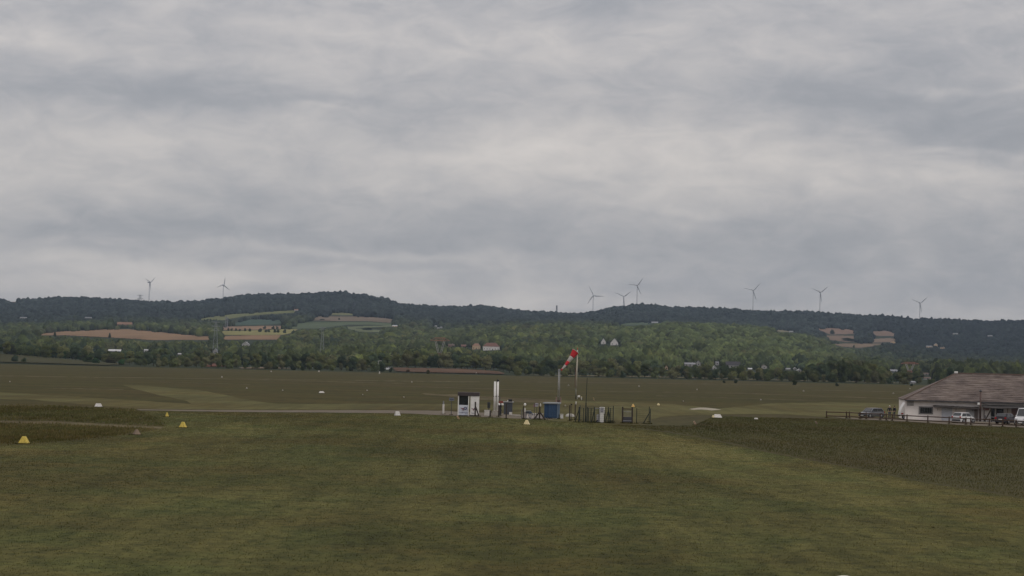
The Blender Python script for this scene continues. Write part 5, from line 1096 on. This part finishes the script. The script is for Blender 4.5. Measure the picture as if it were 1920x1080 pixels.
# terrace pergola
b = MB(); xs = np.linspace(10.9, 21.5, 12)
for i in range(11):
    za = 2.34 - .10 * math.sin(i / 10 * math.pi * 2.2); b.quad((xs[i], -2.6, za - .25), (xs[i+1], -2.6, 2.34 - .10 * math.sin((i+1) / 10 * math.pi * 2.2) - .25), (xs[i+1], -.05, 2.42), (xs[i], -.05, 2.42))
cn = b.build('canopy', mat('dark_canopy', (.040, .036, .034), .9, .2, 3), o); cn.modifiers.new('thick', 'SOLIDIFY').thickness = .07
for xx in (11.0, 14.3, 17.6, 21.0): MB().box(xx, -2.55, 1.05, .12, .12, 2.1).build('pergola_post', WOODD, o)
MB().bar((11.1, -2.5, .1), (12.1, -2.5, 2.05), .09, n=4).build('pergola_brace', WOODD, o)
for (x0, x1) in ((12.2, 12.75), (12.95, 14.0)): fr_ = MB().box((x0 + x1) / 2, -.03, 1.1, x1 - x0, .08, 2.0).build('glazed_door', mat('grey_green_frame', (.12, .13, .12), .7, .1, 3), o); MB().box((x0 + x1) / 2, -.085, 1.12, x1 - x0 - .16, .03, 1.8).build('pane', GLASS, fr_)
MB().box(14.7, -.02, 1.1, 1.0, .05, 2.0).build('pale_panel', mat('cream_panel3', (.74, .67, .63), .8, .1, 1), o); MB().box(16.0, -.03, 1.15, 1.8, .07, 1.9).build('pink_panel', mat('dusty_pink', (.27, .18, .165), .85, .1, 1), o); MB().box(17.9, -.03, 1.1, 1.7, .08, 2.15).build('dark_doorway', mat('dark_opening', (.02, .018, .017), .8, .2, 2), o)
MB().box(11.5, -.02, 1.9, .9, .05, .5).build('pink_board', mat('faded_red_board', (.30, .18, .17), .8, .1, 2), o)
MA = Matrix.Translation(A) @ Matrix.Rotation(R(-6), 4, 'Z')
# terrace tables and chairs
def table(lx, ly, label):
    t = thing('terrace_table', label, 'table', MA @ Vector((lx, ly, .03)), random.uniform(0, 3)); MB().lathe([(.5, .70), (.52, .73), (.5, .75)], 18).build('tabletop', GREYP, t); MB().bar((0, 0, 0), (0, 0, .7), .04, n=6).build('leg', DARKG, t); MB().lathe([(.26, 0), (.24, .03), (.05, .05)], 12).build('base', DARKG, t)
def chair(lx, ly, rz, label):
    t = thing('terrace_chair', label, 'chair', MA @ Vector((lx, ly, .03)), rz, 'dark chairs on the terrace'); MB().box(0, 0, .45, .44, .44, .04).build('seat', DARKG, t, bevel=.01); MB().box(0, .21, .72, .44, .04, .45).build('backrest', DARKG, t, bevel=.01)
    for sx in (-.19, .19):
        for sy in (-.19, .19): MB().bar((sx, sy, 0), (sx, sy, .44), .02, n=5).build('leg', DARKG, t)
table(11.9, -4.2, 'round terrace table right of the white hatchback'); table(14.4, -4.0, 'round terrace table left of the dark car')
for i, (lx, ly, rz) in enumerate(((11.2, -4.3, 1.6), (12.6, -4.4, -1.5), (13.6, -4.1, 1.4), (15.1, -4.3, -1.7))): chair(lx, ly, rz, 'dark terrace chair at a round table beneath the canopy')
# trailer at the corner
t = thing('white_trailer', 'white round nosed trailer peeping out at the corner of the white building', 'trailer', MA @ Vector((.5, 2.2, 0)) if False else A + Vector((.32, 1.2, 0)), 0)
b = MB(); pf = [(.6, .55), (.6, 2.55)] + [(-.05 - .75 * math.sin(a), .55 + 2.0 * (1 - (a / (math.pi / 2))) ** .8) for a in np.linspace(.02, math.pi / 2, 8)]
b.prism(pf, 0, 2.2); b.build('shell', WHITE, t, bevel=.06); wt = thing_part('wheel', t); Mw = Matrix.Translation((-.25, -.05, .34)) @ Matrix.Rotation(R(90), 4, 'X'); MB().lathe([(.2, -.1), (.34, -.1), (.34, .1), (.2, .1)], 18, Mw).build('tyre', BLACK, wt); MB().lathe([(.02, -.09), (.2, -.11), (.2, .11), (.02, .09)], 14, Mw).build('rim', RIM, wt)
MB().bar((-.7, .8, .5), (-1.25, .8, .45), .05, n=6).build('drawbar', DARKG, t); MB().box(-.55, -.02, .85, .3, .08, .14).build('tail_light', LAMPR, t)

# ------------------------------------------------------------------ grass that stands up from the ground
def tufts(name, poly, n, Dmax, hmean, wmean, c1, c2, c3, label, z=.0, Dmin=62, seed=1, xr=(-40, 1960), soft=0.0, tones=()):
    g = np.random.default_rng(seed); out = []; got = 0
    while got < n:
        u = g.uniform((xr[0] - 960) / FPX, (xr[1] - 960) / FPX, 60000); Yv = np.sqrt(g.uniform(Dmin ** 2, Dmax ** 2, 60000)); Pn = np.stack([u * Yv, Yv, np.zeros_like(u)], 1); qx, qy = project(Pn)
        s_ = inpoly(qx + g.normal(0, soft * 3, len(qx)), qy + g.normal(0, soft, len(qx)), poly); out.append(Pn[s_]); got += s_.sum()
    Pn = np.concatenate(out)[:n]; a = g.uniform(0, 6.283, n); h = hmean * np.clip(g.normal(1, .3, n), .3, 2); w_ = wmean * g.uniform(.6, 1.4, n) * (1 + np.clip(Pn[:, 1] / 180 - .5, 0, 2)); l = g.normal(0, .35, (n, 2)) * h[:, None]
    dx = np.stack([np.cos(a), np.sin(a), np.zeros(n)], 1) * w_[:, None] * .5
    V = np.stack([Pn - dx, Pn + dx, Pn + np.concatenate([l, h[:, None]], 1)], 1); V[:, :, 2] += z
    t = g.random(n)[:, None]; cc = np.array(c1) + (np.array(c2) - np.array(c1)) * t; cc = np.where(g.random(n)[:, None] < .12, np.array(c3), cc) * g.uniform(.85, 1.18, (n, 1)); cv = np.repeat(cc[:, None], 3, 1); cv[:, :2] *= .94  # blade feet coloured darker, imitating shade low in the grass
    qx, qy = project(Pn)
    for poly2, f2 in tones: cv = cv * np.where(inpoly(qx + g.normal(0, 45, n), qy + g.normal(0, 9, n), poly2), f2, 1.0)[:, None, None]
    o = numesh(name, V.reshape(-1, 3), np.arange(n * 3).reshape(-1, 3), GRM, cv.reshape(-1, 3)); return tag(o, label, 'grass', kind='stuff')
GRM = mat('grass_blades', (1.5, 1.5, 1.5), 1, 0, 2, attr=True, coords='P', col2=(1.9, 1.9, 1.85), patch=PATCH, spec=.05, up=.8)
tufts('grass', LAWN, 350000, 300, .030, .034, (.088,.080,.024), (.118,.098,.034), (.25,.215,.125), 'short mown grass of the lawn', seed=3, xr=(-180, 2120), tones=[(DARKLAWN, .80), (SWATHS[0], 1.22), (SWATHS[1], 1.25)])
HAYP = [(1150,797.5),(1300,799),(1322,788),(1345,779),(1400,778.5),(1480,779.5),(1550,784.5),(1700,792),(1960,806),(2350,826),(2350,1014),(2100,966),(1920,934),(1830,918),(1740,905),(1610,878),(1525,863),(1440,847),(1375,832),(1305,818),(1250,809)]
tufts('tall_grass', HAYP, 165000, 330, .10, .026, (.096,.090,.035), (.112,.096,.039), (.130,.110,.053), 'long brownish uncut grass in front of the wooden fence', Dmin=110, seed=5, soft=.25, xr=(-40, 2350))
tufts('tall_grass', [(-60,760),(85,761.5),(250,768.5),(292,785),(308,795),(308,799),(200,794),(110,788.5),(-60,787)], 11000, 420, .16, .06, (.120,.112,.044), (.145,.118,.052), (.18,.14,.075), 'dark uncut grass patch around the flat white marker', Dmin=200, seed=6, xr=(-60, 340), soft=1.2)
tufts('tall_grass', [(-60,794),(100,796),(190,800),(296,805),(220,816.5),(130,826),(60,832),(-60,831)], 11000, 320, .16, .055, (.120,.112,.044), (.145,.118,.052), (.18,.14,.075), 'dark uncut grass patch behind the bright yellow pyramid', Dmin=150, seed=7, xr=(-60, 340), soft=1.5)
bpy.context.view_layer.update(); g = np.random.default_rng(11); BV = []
for ob in list(sc.objects):
    if ob.name.split('.')[0] in ('post', 'shell', 'pad', 'bin', 'cabinet', 'block', 'side_cabinet', 'plinth', 'wheel_arch', 'base_rim', 'brace', 'stake', 'pale_case', 'column') and ob.type == 'MESH':
        bb = [ob.matrix_world @ Vector(c) for c in ob.bound_box]; x0, x1 = min(b_.x for b_ in bb), max(b_.x for b_ in bb); y0, y1 = min(b_.y for b_ in bb), max(b_.y for b_ in bb)
        if y0 > 480 or min(b_.z for b_ in bb) > .25: continue
        n = int(30 + 40 * (x1 - x0)); n = min(n, 160)
        for i in range(n):
            p = Vector((g.uniform(x0 - .18, x1 + .18), y0 - abs(g.normal(0, .16)), 0)); h = g.uniform(.03, .10 if ob.name.split('.')[0] in ('base_rim', 'shell', 'block', 'cabinet') else .22); BV += [(p.x - .025, p.y, 0), (p.x + .025, p.y, 0), (p.x + g.normal(0, .05), p.y - .03, h)]
BV = np.array(BV); cc = np.repeat(np.array([[.090, .084, .032]]) * g.uniform(.7, 1.2, (len(BV) // 3, 1)), 3, 0)
tag(numesh('grass', BV, np.arange(len(BV)).reshape(-1, 3), GRM, cc), 'unmown grass around the feet of posts and markers', 'grass', kind='stuff')

# ------------------------------------------------------------------ haze
hz = MB(); hz.box(0, 3400, 199, 17000, 13600, 402)
HZM = bpy.data.materials.new('haze_air'); HZM.use_nodes = True; t = HZM.node_tree; t.nodes.clear()
pv = t.nodes.new('ShaderNodeVolumePrincipled'); pv.inputs['Color'].default_value = (.62, .78, 1, 1); pv.inputs['Density'].default_value = 2.9e-5
mo = t.nodes.new('ShaderNodeOutputMaterial'); t.links.new(pv.outputs[0], mo.inputs['Volume'])
tag(hz.build('haze', HZM), 'thin bluish haze over the whole valley', 'haze', kind='stuff')
